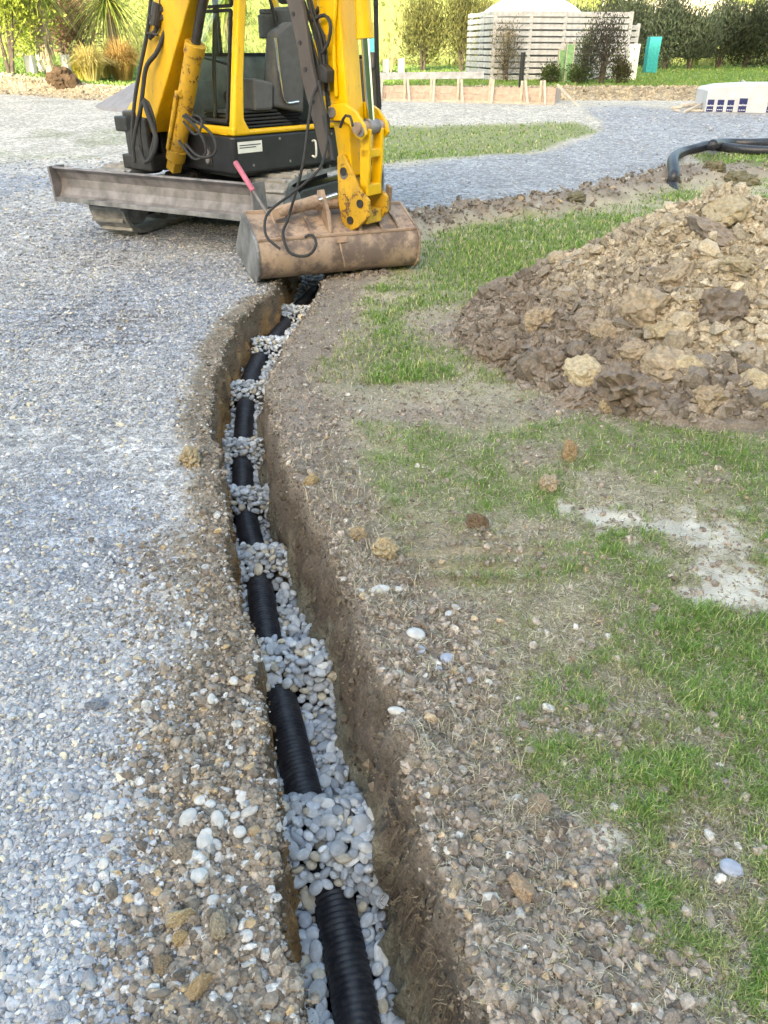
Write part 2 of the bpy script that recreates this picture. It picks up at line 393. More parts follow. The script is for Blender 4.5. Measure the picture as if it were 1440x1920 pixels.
# grid X and Y of the surface parts
XS = np.concatenate([XLt, XRt], 1); YS = np.repeat(Y1, XS.shape[1], 1)
mk = masks(XS, YS); ZS = height(XS, YS, mk)
zl0 = ZS[:, NU - 1:NU]; zr0 = ZS[:, NU:NU + 1]
GX = np.concatenate([XLt, XWL, XF, XWR[:, ::-1], XRt], 1)
op = smooth(0.0, 0.2, dep)                                         # 1 where the trench is open
zb_ = zl0 * (1 - tf) + zr0 * tf
GZ = np.concatenate([ZS[:, :NU], zl0 * (1 - tl * op) + zwl, -dep + zb_ * (1 - op), (zr0 * (1 - tl * op) + zwr)[:, ::-1], ZS[:, NU:]], 1)
GY = np.repeat(Y1, GX.shape[1], 1)
NC = GX.shape[1]
GY[:, NU:NU + NW] += (fbm(XWL, zwl + Y1, 30, 2, 65) - 0.5) * 0.01

def mixc(a, b, t): return a * (1 - t[..., None]) + b * t[..., None]
def surf_col(m, X, Y):
    n1, n2, n3 = m['n1'][..., None], m['n2'][..., None], m['n3'][..., None]
    one = np.ones(X.shape + (1,))
    n4 = fbm(X, Y, 26, 3, 77)[..., None]
    straw = lin(186,176,154) * 0.84 * (0.55 + 0.5 * n2 + 0.5 * n4) * one
    soil = lin(164,151,139) * 0.82 * (0.5 + 0.6 * n2 + 0.5 * n4) * one
    soilL = lin(158,146,133) * 0.76 * (0.6 + 0.5 * n2 + 0.4 * n4) * one
    gravel = lin(196,194,194) * 0.80 * (0.8 + 0.4 * n1) * one
    gravel = mixc(gravel, lin(178,182,192) * 0.74 * one, smooth(0.45, 0.62, m['n3']))
    roadc = lin(178,180,186) * 0.76 * (0.85 + 0.3 * n1) * one
    dirtc = lin(204,198,190) * 0.85 * (0.8 + 0.4 * n1) * one
    pale = lin(206,200,188) * 0.88 * (0.6 + 0.8 * n4) * one
    grass = lin(136,144,94) * 0.74 * (0.7 + 0.5 * n2 + .2 * n4) * one
    lawnc = lin(112,138,68) * 0.80 * (0.8 + 0.4 * n2) * one
    hillc = lin(158,166,98) * 0.72 * (0.7 + 0.6 * n2) * one
    c = straw
    c = mixc(c, soil, np.clip(m['soil'], 0, 1)); c = mixc(c, pale, np.clip(m['pale'], 0, 1))
    c = mixc(c, grass, smooth(0.2, 0.8, m['g']) * 0.9)
    c = mixc(c, gravel, np.clip(m['gravel'] * m['left'], 0, 1) * (1 - 0.0 * m['g']))
    c = mixc(c, roadc, m['road'] * (1 - m['left'] * smooth(8.5, 7.5, Y)))
    c = mixc(c, soilL, np.clip(m['soilL'], 0, 1) * 0.9)
    c = mixc(c, dirtc, m['dirt'] * (1 - m['road']) * 0.9)
    c = mixc(c, grass, m['g'] * smooth(318, 300, m['PY']) * 0.8)
    bank = smooth(22.2, 22.9, Y) * smooth(24.1, 23.7, Y)
    c = mixc(c, (lin(178,164,140) * 0.85 * (0.6 + 0.8 * n2)) * one, bank)
    c = mixc(c, lawnc, m['lawn'])
    c = mixc(c, hillc, smooth(40, 46, Y))
    return c
col = np.zeros(GX.shape + (3,))
SC = surf_col(mk, XS, YS)
col[:, :NU] = SC[:, :NU]; col[:, NC - NU:] = SC[:, NU:]
def wallcol(zw, side, nz, Yv):
    d = (-zw) / 0.52
    top = lin(146,134,123) * 0.76 if side else lin(150,130,108) * 0.8
    low = lin(188,182,162) * 0.86 if side else lin(212,168,116) * 0.82
    t = smooth(0.50, 0.60, d + 0.7 * nz) if side else smooth(0.22, 0.5, d + 0.8 * nz)
    c = top * (1 - t[..., None]) + low * t[..., None]
    return c * (0.45 + 0.45 * fbm(Yv * 40 + 0 * zw, zw * 5, 1.0, 3, 73) + 0.5 * fbm(Yv + 0 * zw, zw, 20, 4, 71) - 0.15 + 0.4 * fbm(Yv * 3 + 0 * zw, zw, 14, 3, 72))[..., None]
col[:, NU:NU + NW] = wallcol(zwl, 0, nzl, Y1)
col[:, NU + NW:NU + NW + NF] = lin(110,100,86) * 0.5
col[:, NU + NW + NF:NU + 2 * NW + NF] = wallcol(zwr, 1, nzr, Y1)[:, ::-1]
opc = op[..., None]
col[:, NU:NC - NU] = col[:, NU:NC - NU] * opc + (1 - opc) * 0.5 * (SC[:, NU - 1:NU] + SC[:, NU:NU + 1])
# detail masks: R gravel pieces, G crumbly, B fibrous
def det(m): return np.stack([np.clip(np.maximum.reduce([m['gravel'] * (1 - 0.4 * m['soilL']), m['soilL'] * 0.55, m['dirt']]), 0, 1) * (1 - m['lawn']), np.clip(np.maximum(m['soil'], m['soilL']), 0, 1) * (1 - m['lawn']),
                             np.clip(np.maximum(1 - m['soil'] - m['gravel'] - m['pale'] * .5 - m['left'], m['lawn']), 0, 1)], -1)
D = np.zeros(GX.shape + (3,)); DS = det(mk); D[:, :NU] = DS[:, :NU]; D[:, NC - NU:] = DS[:, NU:]; D[:, NU:NC - NU] = np.array((0.0, 1.0, 0.0)) * opc + (1 - opc) * DS[:, NU:NU + 1]
i, j = np.meshgrid(np.arange(NR - 1), np.arange(NC - 1), indexing='ij'); a = (i * NC + j).ravel()
quads = np.stack([a, a + 1, a + NC + 1, a + NC], 1)
me = np_mesh('ground', np.stack([GX, GY, GZ], -1).reshape(-1, 3), quads=quads, col=col.reshape(-1, 3), smooth_=True, extra={'Det': D.reshape(-1, 3)})
ground = link(bpy.data.objects.new('ground', me)); tagit(ground, 'gravel drive, worn lawn and bare soil with an open trench cut through it', kind='structure')

def ground_mat():
    m, n, l, b = newmat('ground_material')
    a = n.new('ShaderNodeAttribute'); a.attribute_name = 'Col'
    dt = n.new('ShaderNodeAttribute'); dt.attribute_name = 'Det'; sp = n.new('ShaderNodeSeparateColor'); l.new(dt.outputs['Color'], sp.inputs[0])
    v1 = tex(n, l, 'Voronoi', 95); v2 = tex(n, l, 'Voronoi', 42); v2.inputs['Randomness'].default_value = 1
    def cellgray(v, lo, hi):
        s = n.new('ShaderNodeSeparateColor'); l.new(v.outputs['Color'], s.inputs[0])
        r = ramp(n, [(0.0, lo), (0.55, 0.95), (1.0, hi)]); l.new(s.outputs[0], r.inputs[0]); return r.outputs[0]
    g1 = cellgray(v1, 0.55, 1.6); g2 = cellgray(v2, 0.6, 1.45)
    v3 = tex(n, l, 'Voronoi', 19); g3 = cellgray(v3, 0.7, 1.35)
    gg = mix(n, l, 'MULTIPLY', 1.0, mix(n, l, 'MIX', 0.5, g1, g2), g3)
    c = mix(n, l, 'MULTIPLY', sp.outputs[0], a.outputs['Color'], gg)
    n1 = tex(n, l, 'Noise', 85, detail=8, rough=0.8); r1 = ramp(n, [(0.34, 0.45), (0.66, 1.5)]); l.new(n1.outputs['Fac'], r1.inputs[0])
    c = mix(n, l, 'MULTIPLY', sp.outputs[1], c, r1.outputs[0])
    n2 = tex(n, l, 'Noise', 95, detail=7, rough=0.85, vscale=(1, 2.2, 1)); r2 = ramp(n, [(0.36, 0.45), (0.64, 1.6)]); l.new(n2.outputs['Fac'], r2.inputs[0])
    c = mix(n, l, 'MULTIPLY', sp.outputs[2], c, r2.outputs[0])
    l.new(c, b.inputs['Base Color']); b.inputs['Roughness'].default_value = 0.95; b.inputs['Specular IOR Level'].default_value = 0.2
    h1 = math_(n, l, 'MULTIPLY', v1.outputs['Distance'], -0.9); h2 = math_(n, l, 'MULTIPLY', v2.outputs['Distance'], -1.3)
    hg = math_(n, l, 'MULTIPLY', math_(n, l, 'ADD', h1, h2), sp.outputs[0])
    hs = math_(n, l, 'MULTIPLY', n1.outputs['Fac'], math_(n, l, 'ADD', sp.outputs[1], 0.3))
    hb = math_(n, l, 'MULTIPLY', n2.outputs['Fac'], sp.outputs[2])
    h = math_(n, l, 'ADD', math_(n, l, 'ADD', hg, math_(n, l, 'MULTIPLY', hs, 1.6)), hb)
    bump(n, l, b, h, 0.9, 0.010)
    return m
me.materials.append(ground_mat())

# unseen ridge added behind the photographer, its crest shaped to shade the foreground
nx, ny = 241, 40
rx = np.linspace(-170, 170, nx)[None, :]; ry = np.linspace(-110, -28, ny)[:, None]
crest = 28.4 + 4.3 * smooth(-19.5, -15.5, rx) + 3.8 * smooth(-10, -5, rx) + 2.0 * (fbm(rx, 0 * rx, 0.06, 3, 81) - 0.5)
prof = np.sin(np.clip((ry + 110) / 82, 0, 1) * math.pi) ** 1.0
rz = crest * np.where(ry > -60, smooth(-28, -60, ry), smooth(-112, -60, ry)) + 0.8 * (fbm(rx, ry, 0.12, 4, 82) - 0.5) - 0.3
V = np.stack([rx + 0 * ry, ry + 0 * rx, rz], -1).reshape(-1, 3)
i, j = np.meshgrid(np.arange(ny - 1), np.arange(nx - 1), indexing='ij'); a = (i * nx + j).ravel()
cc = lin(110,124,66) * 0.7 * (0.7 + 0.6 * fbm(rx, ry, 0.4, 4, 83))[..., None]
me = np_mesh('hill', V, quads=np.stack([a, a + 1, a + nx + 1, a + nx], 1), col=cc.reshape(-1, 3), smooth_=True)
M_attr = attr_mat('earthy', rough=0.95, scale=30, var=0.25, bumpd=0.004, bscale=90)
me.materials.append(M_attr); shade_ridge = link(bpy.data.objects.new('hill', me)); tagit(shade_ridge, 'grassy ridge added unseen behind the photographer to shade the foreground', kind='structure')

def gz(X, Y):
    X = np.atleast_1d(np.asarray(X, float)); Y = np.atleast_1d(np.asarray(Y, float))
    return height(X, Y)
def gz1(x, y): return float(gz([x], [y])[0])

# ------------------------------------------------------------------ pipe in the trench
def catmull(P, n):
    P = np.array([list(p) for p in P], float); P = np.vstack([2 * P[0] - P[1], P, 2 * P[-1] - P[-2]])
    out = []
    for k in range(1, len(P) - 2):
        p0, p1, p2, p3 = P[k - 1:k + 3]
        for t in np.linspace(0, 1, n, endpoint=False):
            out.append(0.5 * ((2 * p1) + (-p0 + p2) * t + (2 * p0 - 5 * p1 + 4 * p2 - p3) * t * t + (-p0 + 3 * p1 - 3 * p2 + p3) * t ** 3))
    out.append(P[-2]); return np.array(out)
def resample(P, step):
    d = np.r_[0, np.cumsum(np.linalg.norm(np.diff(P, axis=0), axis=1))]; s = np.arange(0, d[-1], step)
    return np.stack([np.interp(s, d, P[:, k]) for k in range(3)], 1)
def tube_mesh(name, P, rad, seg=16, cap=True, col=None, smooth_=True):
    P = np.asarray(P, float); n = len(P); rad = np.broadcast_to(rad, (n,))
    T = np.gradient(P, axis=0); T /= np.linalg.norm(T, axis=1)[:, None] + 1e-12
    N = np.zeros_like(P); up = np.array((0, 0, 1.0)) if abs(T[0][2]) < 0.9 else np.array((1.0, 0, 0))
    v = np.cross(T[0], up); N[0] = v / np.linalg.norm(v)
    for k in range(1, n):
        v = N[k - 1] - T[k] * (N[k - 1] @ T[k]); N[k] = v / (np.linalg.norm(v) + 1e-12)
    B = np.cross(T, N); a = np.linspace(0, 2 * math.pi, seg, endpoint=False)
    V = P[:, None] + rad[:, None, None] * (np.cos(a)[None, :, None] * N[:, None] + np.sin(a)[None, :, None] * B[:, None])
    i, j = np.meshgrid(np.arange(n - 1), np.arange(seg), indexing='ij'); j2 = (j + 1) % seg
    Q = np.stack([i * seg + j, i * seg + j2, (i + 1) * seg + j2, (i + 1) * seg + j], -1).reshape(-1, 4)
    V = V.reshape(-1, 3); T3 = None
    if cap:
        V = np.vstack([V, P[0], P[-1]]); c0 = n * seg; jj = np.arange(seg); j2 = (jj + 1) % seg
        T3 = np.vstack([np.stack([np.full(seg, c0), j2, jj], 1), np.stack([np.full(seg, c0 + 1), (n - 1) * seg + jj, (n - 1) * seg + j2], 1)])
    return np_mesh(name, V, tris=T3, quads=Q, smooth_=smooth_, col=col)
PIPE_R = 0.056
pp = [at(x, y, -0.35 if y > 760 else (-0.31 if y > 690 else -0.255)) for x, y in [(682,2050),(668,1890),(640,1740),(618,1640),(585,1530),(556,1420),(530,1310),(503,1200),(488,1100),(478,1030),(464,975),(455,915),(454,850),(458,785),(470,705),(492,650),(520,612),(552,575),(575,552)]]
pp = [(p.x, p.y, -0.405 + float(rise(p.y))) for p in pp]
pp = [(pp[0][0] + 0.5, pp[0][1] - 1.8, -0.405), (pp[0][0] + 0.15, pp[0][1] - 0.6, -0.405)] + pp + [(-0.60, 6.9, -0.30), (-0.50, 7.3, -0.30)]
path = resample(catmull(pp, 24), 0.0041)
path[:, 2] += 0.010 * (vn(path[:, 1] * 2.4, 0 * path[:, 1], 90) - 0.5)
arc = np.arange(len(path)) * 0.0041
ring = np.clip(0.5 + 1.1 * np.cos(arc * 2 * math.pi / 0.0165), 0, 1)
me = tube_mesh('drain_pipe', path, PIPE_R - 0.0052 * (1 - ring), seg=20)
def pipe_mat():
    m, n, l, b = newmat('black_polythene')
    t = tex(n, l, 'Noise', 35, detail=8, rough=0.7); r = ramp(n, [(0.45, 0.0), (0.62, 1.0)]); l.new(t.outputs['Fac'], r.inputs[0])
    l.new(mix(n, l, 'MIX', math_(n, l, 'MULTIPLY', r.outputs[0], 0.55), (0.017, 0.019, 0.028), (0.07, 0.072, 0.078)), b.inputs['Base Color'])
    b.inputs['Roughness'].default_value = 0.42; return m
M_pipe = pipe_mat(); me.materials.append(M_pipe)
o = link(bpy.data.objects.new('drain_pipe', me)); tagit(o, 'black corrugated drain pipe lying in the trench among pebbles', 'pipe')

# ------------------------------------------------------------------ pebbles round the pipe
MOUND = [(1490,1632),(1196,1268),(1018,1062),(912,944),(822,848),(733,752),(658,676),(596,610),(538,552)]
def bed(Y):
    z0_ = -0.412 + rise(Y); z = z0_
    for y0, y1 in MOUND:
        a = at(600, y1, -0.33).y; b_ = at(600, y0, -0.30).y
        z = np.maximum(z, z0_ + 0.112 * smooth(a - 0.07, a + 0.03, Y) * smooth(b_ + 0.06, b_ - 0.03, Y))
    return z
def bedz(X, Y):
    z = bed(Y); return z + 0.022 * (fbm(X, Y, 9, 2, 91) - 0.5)
pipe_y = path[:, 1]; pipe_x = path[:, 0]
def floor_l(Y): return XL(Y) + 0.012
def floor_r(Y, Z): return XR(Y) - 0.02 - 0.095 * np.clip(-Z / 0.52, 0, 1) + 0.012
def pebble_cloud():
    P, S = [], []
    grid = {}
    def ok(p, r, f):
        k = (int(p[0] / .04), int(p[1] / .04), int(p[2] / .04))
        for dx in (-1, 0, 1):
            for dy in (-1, 0, 1):
                for dz in (-1, 0, 1):
                    for q, rq in grid.get((k[0] + dx, k[1] + dy, k[2] + dz), ()):
                        if (p[0]-q[0])**2 + (p[1]-q[1])**2 + 1.8*(p[2]-q[2])**2 < ((r + rq) * f) ** 2: return False
        grid.setdefault(k, []).append((p, r)); return True
    for layer, (tries, dz, f) in enumerate([(6000, -0.034, .84), (15000, -0.012, .78), (20000, 0.006, .76)]):
        yy = 0.35 + 6.7 * rng.random(tries) ** 1.22
        uu = rng.random(tries); rr = np.clip(rng.lognormal(math.log(0.0180), 0.33, tries), 0.008, 0.038)
        xl_ = floor_l(yy); zz0 = bed(yy)
        xr_ = floor_r(yy, zz0); xx = xl_ + 0.004 + uu * (xr_ - xl_ - 0.008)
        zb = bedz(xx, yy) + dz + 0.008 * (rng.random(tries) - 0.5)
        px_ = np.interp(yy, pipe_y, pipe_x); pz_ = np.interp(yy, pipe_y, path[:, 2])
        for k in range(tries):
            r = rr[k]; p = [xx[k], yy[k], zb[k]]
            pc0 = pz_[k]; d = abs(p[0] - px_[k]) ; dzp = p[2] - pc0
            rad = math.hypot(d, dzp); need = PIPE_R + r * 0.50
            if rad < need:
                if zz0[k] > pc0 + 0.02 and d < PIPE_R:              # a mound over the pipe: lift onto the crown
                    p[2] = pc0 + math.sqrt(max(need ** 2 - d * d, 1e-6))
                    if p[2] > zz0[k] + 0.035: continue
                else: continue
            if ok(p, r, f): P.append(p); S.append(r)
    return np.array(P), np.array(S)
PP, PS = pebble_cloud()
def pebble_look(n):
    rot = np.stack([rng.normal(0, 0.42, n), rng.normal(0, 0.42, n), rng.uniform(0, 6.28, n)], 1)
    t = rng.random(n)[:, None]
    c = lin(228,232,235) * 0.97 * (1 - t) + lin(182,192,206) * 0.94 * t
    warm = (rng.random(n) < 0.13)[:, None]; c = np.where(warm, lin(226,216,196) * 0.9, c)
    return rot, c * rng.uniform(0.66, 1.15, (n, 1))
rot, pc = pebble_look(len(PP))
scl = PS[:, None] * np.stack([rng.uniform(1.05, 1.5, len(PS)), rng.uniform(0.82, 1.1, len(PS)), rng.uniform(0.5, 0.8, len(PS))], 1)
peb = [ico(3, s, 0.16) for s in range(10)]; peb_lo = [ico(2, s, 0.16) for s in range(10)]
M_peb = attr_mat('river_stone', rough=0.72, scale=90, var=0.22, bumpd=0.0012, bscale=160)
M_peb_o = attr_mat('river_stone_single', rough=0.72, scale=1.4, var=0.20, bumpd=0.0, objcol=True)
def add_obj_bump(m, sc, dist):
    n, l = m.node_tree.nodes, m.node_tree.links; t = tex(n, l, 'Noise', sc, detail=5); bump(n, l, n['Principled BSDF'], t.outputs['Fac'], 0.7, dist)
add_obj_bump(M_peb_o, 3.0, 0.0012)
vis = sc_at(PP[:, 0], PP[:, 1], PP[:, 2]) * PS * np.clip(1 + 6 * (PP[:, 2] - bed(PP[:, 1])), 0.2, 1.5) * (PP[:, 1] > 0.86)
order = np.argsort(-vis)
bed_root = empty('pebble_bed', (-0.3, 3.0, -0.5), 'long bed of smooth grey pebbles heaped round the black pipe in the trench', 'pebble bed')
peb_me = []
for k, (V, T) in enumerate(peb):
    m_ = np_mesh('pebble', V, tris=T, smooth_=True); m_.materials.append(M_peb_o); peb_me.append(m_)
def single(name, me, p, rot, s, c, parent):
    o = bpy.data.objects.new(name, me); link(o, parent, p); o.location = p; o.rotation_euler = rot; o.scale = s; o.color = (*c, 1)
    return o
NI = 300
for k in order[:NI]:
    single('pebble', peb_me[k % 10], PP[k], rot[k], scl[k], pc[k], bed_root)
rest = order[NI:]
me = join_instances('pebble_fill', peb_lo, PP[rest], rot[rest], scl[rest], pc[rest], smooth_=True); me.materials.append(M_peb)
o = link(bpy.data.objects.new('pebble_fill', me), bed_root); tagit(o, kind='stuff')

# ------------------------------------------------------------------ gravel, crumbs and clods strewn over the ground
def sample_px(n, x0, x1, y0, y1, p=1.0):
    px = rng.uniform(x0, x1, n); py = y0 + (y1 - y0) * rng.random(n) ** p
    v = np.array([at(a, b)[:2] for a, b in zip(px, py)]); return v[:, 0], v[:, 1]
grav_p = [octa(s, (1.2, 1.0, .62)) for s in range(24)]
grav_h = [ico(1, s, 0.14, angular=True, squash=(1.15, .95, .62)) for s in range(12)]
clod_h = [ico(1, s + 40, 0.22, squash=(1.05, .95, .72), crumble=.24) for s in range(12)]
clod_p = [octa(s + 60, (1.12, 1.0, .8)) for s in range(24)]
crumb_hi = [ico(2, s + 70, 0.07, angular=True, squash=(1.1, .95, .6), crumble=.07) for s in range(8)]
def strew(n, x0, x1, y0, y1, weight, med, sig, lo_px, p=0.75, cap=0.05):
    X, Y = sample_px(n, x0, x1, y0, y1, p); m = masks(X, Y); w = weight(m, X, Y)
    keep = rng.random(n) < w; X, Y = X[keep], Y[keep]; mm = {k: v[keep] for k, v in m.items()}
    z = height(X, Y, mm); s = np.clip(rng.lognormal(math.log(med), sig, len(X)), 0.002, cap); s = np.maximum(s, lo_px / sc_at(X, Y))
    return X, Y, z, s, mm
def gcol(n, kind):
    t = rng.random((n, 1)); k = rng.random((n, 1))
    if kind == 'grav':
        c = lin(198,198,200) * 0.86 * (1 - t) + lin(158,163,175) * 0.74 * t
        c = np.where(k < 0.08, lin(212,202,182) * 0.85, c); c = np.where(k > 0.955, lin(218,218,216) * 0.88, c)
    elif kind == 'soil':
        c = lin(184,171,159) * 0.84 * (1 - t) + lin(146,134,124) * 0.74 * t
        c = np.where(k < 0.06, lin(192,172,146) * 0.8, c); c = np.where(k > 0.965, lin(214,208,200) * 0.85, c)
    else:
        c = lin(178,166,152) * 0.80 * (1 - t) + lin(136,126,117) * 0.70 * t
        c = np.where(k < 0.13, lin(200,199,198) * 0.84, c); c = np.where(k > 0.97, lin(200,176,142) * 0.8, c)
    return c * rng.uniform(0.66, 1.16, (n, 1))
stones_all = []
def scatter_joined(name, protos, X, Y, z, s, c, mat, parent, sink=0.25, flat=0.5, smooth_=False, jit=0.0):
    n = len(X); r = np.stack([rng.normal(0, flat, n), rng.normal(0, flat, n), rng.uniform(0, 6.28, n)], 1)
    sc = s[:, None] * rng.uniform(0.75, 1.3, (n, 3)); pos = np.stack([X, Y, z + s * (0.45 - sink)], 1)
    hi = grav_h if protos is grav_p else (clod_h if protos is clod_p else None)
    me = join_instances(name, protos, pos, r, sc, c, smooth_=smooth_, jitter=jit, hi=hi, hi_mask=s * sc_at(X, Y) > 4.6); me.materials.append(mat)
    o = link(bpy.data.objects.new(name, me), parent); tagit(o, kind='stuff'); return o
M_stone = attr_mat('crushed_stone', rough=0.85, scale=120, var=0.18, bumpd=0.001, bscale=260)
M_clod = attr_mat('soil_clods', rough=0.97, scale=95, var=0.42, bumpd=0.005, bscale=170, spec=0.1)
M_stone_o = attr_mat('crushed_stone_single', rough=0.85, scale=1.6, var=0.22, bumpd=0.0, objcol=True); add_obj_bump(M_stone_o, 3.2, 0.0020)
M_clod_o = attr_mat('soil_clod_single', rough=0.97, scale=5.5, var=0.35, bumpd=0.0, objcol=True, spec=0.1); add_obj_bump(M_clod_o, 9.0, 0.014)
# fine gravel
X, Y, z, s, mm = strew(56000, -260, 620, 395, 2050, lambda m, X, Y: m['gravel'] * m['left'] * (m['dL'] > 0.02), 0.0048, 0.40, 2.2, cap=0.012)
scatter_joined('gravel', grav_p, X, Y, z, s, gcol(len(X), 'grav'), M_stone, ground)
X, Y, z, s, mm = strew(9000, 560, 1600, 190, 520, lambda m, X, Y: m['road'] * (1 - m['left'] * 0.5), 0.010, 0.3, 2.0, p=1.0, cap=0.03)
scatter_joined('gravel', grav_p, X, Y, z, s, gcol(len(X), 'grav') * .72 + lin(178,180,186) * .15, M_stone, ground, flat=.2)
X, Y, z, s, mm = strew(30000, -200, 760, 300, 800, lambda m, X, Y: m['gravel'] * np.maximum(m['left'], m['road']) * (m['dL'] > 0.02), 0.0075, 0.35, 2.6, p=0.8, cap=0.020)
scatter_joined('gravel', grav_p, X, Y, z, s, gcol(len(X), 'grav') * .92, M_stone, ground, flat=.3)
# crumbs lodged along both rims
nr_ = 7000; yr_ = 0.4 + 6.3 * rng.random(nr_) ** 1.4; sd_ = rng.random(nr_) < .5; of_ = rng.normal(0.012, 0.014, nr_)
xr_ = np.where(sd_, XR(yr_) + of_, XL(yr_) - of_); sr_ = np.clip(rng.lognormal(math.log(.0044), .5, nr_), .002, .014)
zr_ = height(np.where(sd_, np.maximum(xr_, XR(yr_)), np.minimum(xr_, XL(yr_))), yr_) - np.maximum(-of_, 0) * 1.5
scatter_joined('rim_crumbs', clod_p, xr_, yr_, zr_, sr_, np.where(sd_[:, None], gcol(nr_, 'soil'), gcol(nr_, 'mix')) * .9, M_clod, ground, jit=.3)
# brown band by the left rim and crumbs by the right rim
X, Y, z, s, mm = strew(36000, 120, 600, 540, 2050, lambda m, X, Y: m['soilL'] * (m['dL'] > 0.004), 0.0050, 0.5, 2.2, cap=0.017)
scatter_joined('soil_crumbs', clod_p, X, Y, z, s, gcol(len(X), 'mix'), M_clod, ground, jit=.28)
X, Y, z, s, mm = strew(72000, 480, 1480, 330, 2050, lambda m, X, Y: np.clip(m['soil'] ** 1.3 + 0.13 + 0.15 * (m['n2'] > .55), 0, 1) * (m['dR'] > 0.004) * (1 - m['road']), 0.0046, 0.55, 2.1, cap=0.016)
scatter_joined('soil_crumbs', clod_p, X, Y, z, s, gcol(len(X), 'soil'), M_clod, ground, jit=.32)
X, Y, z, s, mm = strew(14000, 620, 1480, 318, 520, lambda m, X, Y: np.maximum(m['lip'], m['soil'] * .8) * (m['dR'] > 0.05) * (Y > 6), 0.013, 0.5, 2.4, cap=0.045)
scatter_joined('soil_crumbs', clod_p, X, Y, z, s, gcol(len(X), 'soil') * .78, M_clod, ground, jit=.32)
# larger stones set in the drive: single pieces
X, Y, z, s, mm = strew(5200, -120, 560, 700, 1990, lambda m, X, Y: np.maximum(m['gravel'] * m['left'], m['soilL']) * (m['dL'] > 0.015) * 0.8, 0.0070, 0.34, 3.2, cap=0.017)
big = np.argsort(-(s * sc_at(X, Y)))
c = gcol(len(X), 'grav'); cs = gcol(len(X), 'mix'); c = np.where(mm['soilL'][:, None] > 0.5, cs, c)
st_me = []
for k, (V, T) in enumerate([ico(2, q + 200, 0.07, angular=True, squash=(1.2, .95, .6)) for q in range(8)] + [ico(2, q + 220, 0.15, squash=(1.25, .95, .62)) for q in range(4)]):
    m_ = np_mesh('stone', V, tris=T, smooth_=(k >= 8)); m_.materials.append(M_stone_o); st_me.append(m_)
for k in big[:150]:
    single('stone', st_me[k % 12], (X[k], Y[k], z[k] + s[k] * 0.2), (rng.normal(0, .3), rng.normal(0, .3), rng.uniform(0, 6)), s[k] * rng.uniform(.75, 1.25, 3), c[k] * .9, ground)
r_ = big[150:1300]
scatter_joined('gravel', crumb_hi, X[r_], Y[r_], z[r_], s[r_], c[r_], M_stone, ground, sink=0.42, flat=0.2)
# lumps of soil on the right: single pieces
X, Y, z, s, mm = strew(2600, 520, 1440, 400, 1990, lambda m, X, Y: np.clip(m['soil'] ** 1.5, 0, 1) * (m['dR'] > 0.02) * (1 - m['road']), 0.0085, 0.40, 3.4, cap=0.020)
c = gcol(len(X), 'soil'); big = np.argsort(-(s * sc_at(X, Y)))
cl_me = []
for k, (V, T) in enumerate([ico(2, q + 300, 0.30, squash=(1.1, .95, .72), crumble=.16) for q in range(6)] + [ico(2, q + 320, 0.10, angular=True, squash=(1.1, .95, .75)) for q in range(6)]):
    if k < 6: V = V * (1 + 0.22 * (np.random.default_rng(k).random((len(V), 1)) - .5))
    m_ = np_mesh('clod', V, tris=T); m_.materials.append(M_clod_o); cl_me.append(m_)
for k in big[:140]:
    single('clod', cl_me[k % 12], (X[k], Y[k], z[k] + s[k] * 0.2), (rng.normal(0, .5), rng.normal(0, .5), rng.uniform(0, 6)), s[k] * rng.uniform(.8, 1.3, 3), c[k], ground)
r_ = big[140:]
scatter_joined('soil_crumbs', crumb_hi, X[r_], Y[r_], z[r_], s[r_], c[r_], M_clod, ground, sink=0.2)
# ------------------------------------------------------------------ heap of dug soil
def pile_h(X, Y):
    dx, dy = X - PILE[0], Y - PILE[1]
    ang = np.arctan2(dy, dx)
    rad = 1.32 + 0.30 * np.cos(ang - math.pi) ** 2 * (dx < 0) + 0.10 * np.sin(3 * ang + 1) + 0.12 * (vn(ang * 2.2 + 9, 0 * ang, 5) - 0.5)
    rad = rad * np.where(dx > 0, 1.02, 1.06)
    r = np.hypot(dx, dy) / rad
    h = 0.90 * np.clip(1 - r, 0, 1) ** 1.02
    h = h - 0.05 * smooth(0.12, 0.0, r)
    rough = np.clip(h * 6, 0, 1)
    h = h + rough * (0.17 * (fbm(X, Y, 4.5, 4, 101) - 0.5) + 0.085 * (fbm(X, Y, 16, 3, 102) - 0.5) + 0.03 * (fbm(X, Y, 50, 2, 103) - 0.5))
    # flat clods read as steps
    st = 0.055; q = np.floor(h / st + 0.8 * fbm(X, Y, 7, 2, 104)); h = h * 0.62 + 0.38 * (q * st - 0.4 * st * 0) * (h > 0.03)
    return np.where(r < 1.02, h - 0.01, -0.08)
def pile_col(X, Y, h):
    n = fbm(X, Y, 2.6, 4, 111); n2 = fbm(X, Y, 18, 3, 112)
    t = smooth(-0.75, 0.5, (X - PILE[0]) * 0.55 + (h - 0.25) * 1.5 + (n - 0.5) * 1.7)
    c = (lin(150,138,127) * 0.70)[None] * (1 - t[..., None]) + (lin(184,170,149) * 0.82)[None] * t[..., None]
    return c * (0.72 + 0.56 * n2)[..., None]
gx = np.linspace(PILE[0] - 1.95, PILE[0] + 2.0, 270); gy = np.linspace(PILE[1] - 1.55, PILE[1] + 1.6, 225)
XX, YY = np.meshgrid(gx, gy); HH = pile_h(XX, YY)
n = len(gx); i, j = np.meshgrid(np.arange(len(gy) - 1), np.arange(n - 1), indexing='ij'); a = (i * n + j).ravel()
Q = np.stack([a, a + 1, a + n + 1, a + n], 1); keep = (HH.ravel()[Q] > -0.07).any(1)
gb = height(XX, YY)
